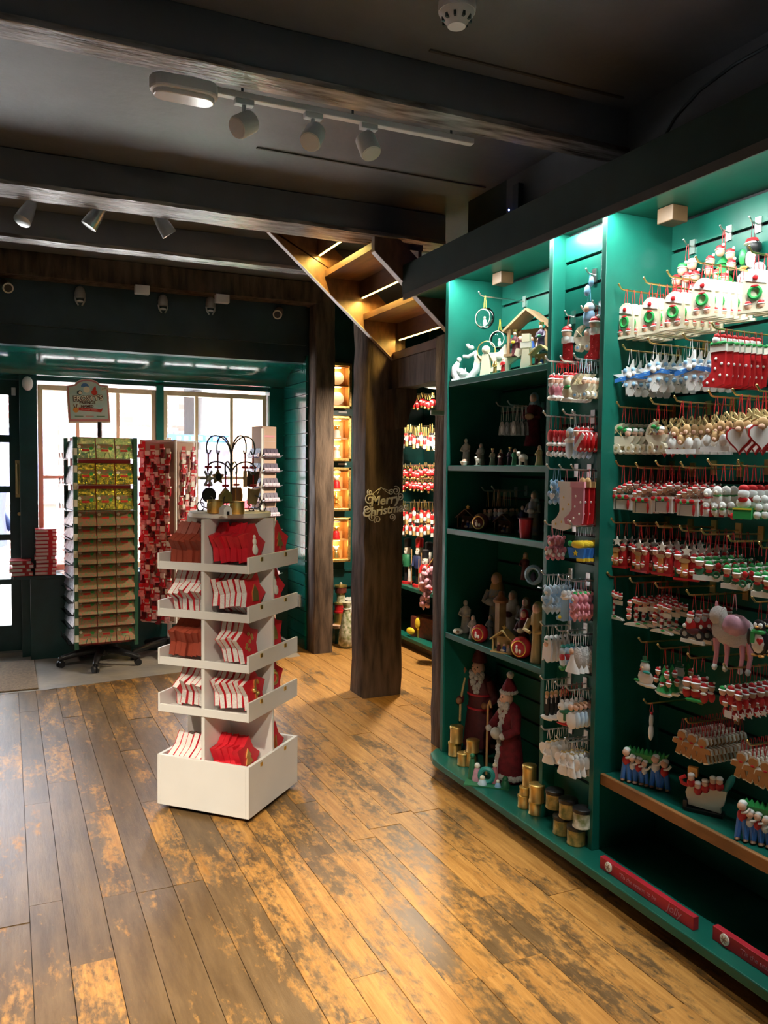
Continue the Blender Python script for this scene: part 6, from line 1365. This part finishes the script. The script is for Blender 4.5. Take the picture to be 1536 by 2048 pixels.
for k, (pa, pb) in enumerate((((1199, 1735), (1392, 1860)), ((1424, 1878), (1650, 2030)))):
    a = P(*pa, Z=.1); b_ = P(*pb, Z=.1); L_ = .437; mid = a
    t = thing('plank_sign', ('red wooden plank sign reading Tis the season to be Jolly, fully in view', 'red wooden plank sign cut off by the right edge of the photo')[k], 'sign', (a.x+.012, a.y, .1), math.atan2(b_.x-a.x, 1)*0)
    bevel(BX(-.011, .011, -L_, 0, 0, .042).build('plank', 'sign_red', t), .0015)
    MB().lathe([(.0165, 0), (.0165, .004), (.014, .005)], 20, (0, 0, 0), Matrix.Translation((-.011, -.048, .024)) @ Matrix.Rotation(R(-90), 4, 'Y')).build('snowflake_disc', 'ivory', t)
    for i in range(3): MB().cbox((0, 0, 0), (.0015, .024, .003), Matrix.Translation((-.0165, -.048, .024)) @ Matrix.Rotation(pi*i/3, 4, 'X')).build('flake_bar', 'kraft', t)
    text('lettering', "'Tis the season to be", .021, 'rose', t, (-.0118, -.19, .021), (R(90), 0, R(-90)), .0004, .15); text('lettering', 'Jolly', .036, 'rose', t, (-.0118, -.355, .022), (R(90), 0, R(-90)), .0004, .3)

# ================================================================ OUTSIDE
struct(BX(-14, 20, 7.2, 40, -.12, -.05).build('street', 'paving'))
bd = thing('brick_building', 'long brick house with slate roof across the street', 'building', (0, 0, 0))
BX(-10, 2.6, 13.5, 18, -.05, 3.15).build('wall', 'brick', bd)
MB().prism([(13.1, 3.1), (18.4, 3.1), (15.7, 5.6)], -10.2, 2.65, Matrix(((0, 1, 0, 0), (1, 0, 0, 0), (0, 0, 1, 0), (0, 0, 0, 1)))).build('roof', 'slate', bd)
for x in (-2.2, -.2, 1.6):
    w_ = BX(x, x+.9, 13.46, 13.52, .9, 2.1).build('window', 'render_white', bd); BX(x+.06, x+.84, 13.44, 13.47, .96, 2.04).build('pane', 'shopfront', w_)
wb = thing('white_building', 'white rendered shop with slate gable and blue sign across the street', 'building', (0, 0, 0))
BX(3.0, 6.6, 11.6, 17, -.05, 3.3).build('wall', 'render_white', wb)
MB().prism([(2.7, 3.0), (6.8, 5.4), (6.8, 5.15), (2.9, 2.8)], 11.45, 17).build('roof', 'slate', wb)
a = P(335, 868, Y=11.5); b_ = P(475, 886, Y=11.5); BX(a.x, b_.x+.3, 11.5, 11.6, b_.z, a.z).build('shop_sign', 'blue_board', wb)
for i in range(9): MB().cbox((a.x+.15+i*.1, 11.49, (a.z+b_.z)/2), (.05, .02, .05)).build('sign_mark', 'render_white', wb)
BX(a.x+.05, b_.x+.2, 11.55, 11.62, .1, b_.z-.1).build('shop_window', 'shopfront', wb)
pb = thing('brick_pier', 'orange brick pier beside the white shop outside', 'building', (0, 0, 0)); a = P(497, 800, Y=10.5); b_ = P(545, 900, Y=10.5)
BX(a.x, a.x+1.4, 10.5, 11.3, -.05, 3.0).build('pier', 'pinkbrick', pb); BX(a.x-.05, a.x+1.45, 10.45, 11.35, 3.0, 3.08).build('cap', 'render_white', pb)
for k, (x, m) in enumerate(((2.45, 'red'), (2.9, 'rose'))):
    t = thing('market_crate', ('red crate of goods outside the right-hand window', 'pink crate of goods outside the right-hand window')[k], 'crate', (x, 9.6, -.05)); bevel(BX(-.2, .2, -.15, .15, 0, .9).build('crate', 'leaf', t)); BX(-.19, .19, -.14, .14, .9, 1.15).build('goods', m, t)
# a passer-by outside the glazed door
pe = thing('person', 'passer-by in a dark coat and pale skirt walking outside the glazed door', 'person', (-.16, 8.1, -.05), R(70))
me = bpy.data.meshes.new('body')
J = [(0, 0, .95), (0, 0, 1.15), (0, 0, 1.38), (0, -.01, 1.48), (0, -.02, 1.56), (0, -.03, 1.66), (.18, 0, 1.38), (.24, .0, 1.12), (.2, -.14, .95), (.19, -.2, .9), (-.18, 0, 1.38), (-.24, .02, 1.12), (-.2, -.12, .95), (-.19, -.18, .9), (.09, 0, .9), (.1, -.05, .5), (.1, .02, .09), (.1, -.1, .05), (-.09, 0, .9), (-.1, .06, .5), (-.1, .16, .1), (-.1, .04, .05)]
E_ = [(0, 1), (1, 2), (2, 3), (3, 4), (4, 5), (2, 6), (6, 7), (7, 8), (8, 9), (2, 10), (10, 11), (11, 12), (12, 13), (0, 14), (14, 15), (15, 16), (16, 17), (0, 18), (18, 19), (19, 20), (20, 21)]
rad = [.15, .13, .15, .06, .08, .085, .06, .048, .036, .03, .06, .048, .036, .03, .09, .065, .045, .04, .09, .065, .045, .04]
me.from_pydata(J, E_, []); me.materials.append(MATS['skin'])
bo = link('body', me, pe); mo = bo.modifiers.new('skin', 'SKIN'); bo.modifiers.new('sub', 'SUBSURF').levels = 1; bo.modifiers['sub'].render_levels = 2
for i, v in enumerate(me.skin_vertices[0].data): v.radius = (rad[i], rad[i]*.85); v.use_root = i == 0
MB().lathe([(.2, .78), (.19, .95), (.17, 1.12), (.2, 1.3), (.19, 1.42), (.08, 1.5)], 18, sy=.75).tube([(.17, 0, 1.4), (.25, 0, 1.12), (.21, -.14, .95)], [.075, .062, .05], 10).tube([(-.17, 0, 1.4), (-.25, .02, 1.12), (-.21, -.12, .95)], [.075, .062, .05], 10).build('coat', 'navy', pe)
MB().lathe([(.26, .42), (.24, .5), (.19, .82)], 18, sy=.8).build('skirt', 'stonefig', pe); MB().ball((0, .01, 1.68), (.1, .11, .12), 12, 8).ball((0, .05, 1.58), (.09, .07, .12), 10, 7).build('hair', 'dbrown', pe)
for x, y in ((.1, -.08), (-.1, .08)): MB().ball((x, y, .04), (.045, .11, .045), 10, 6).build('shoe', 'blackp', pe)
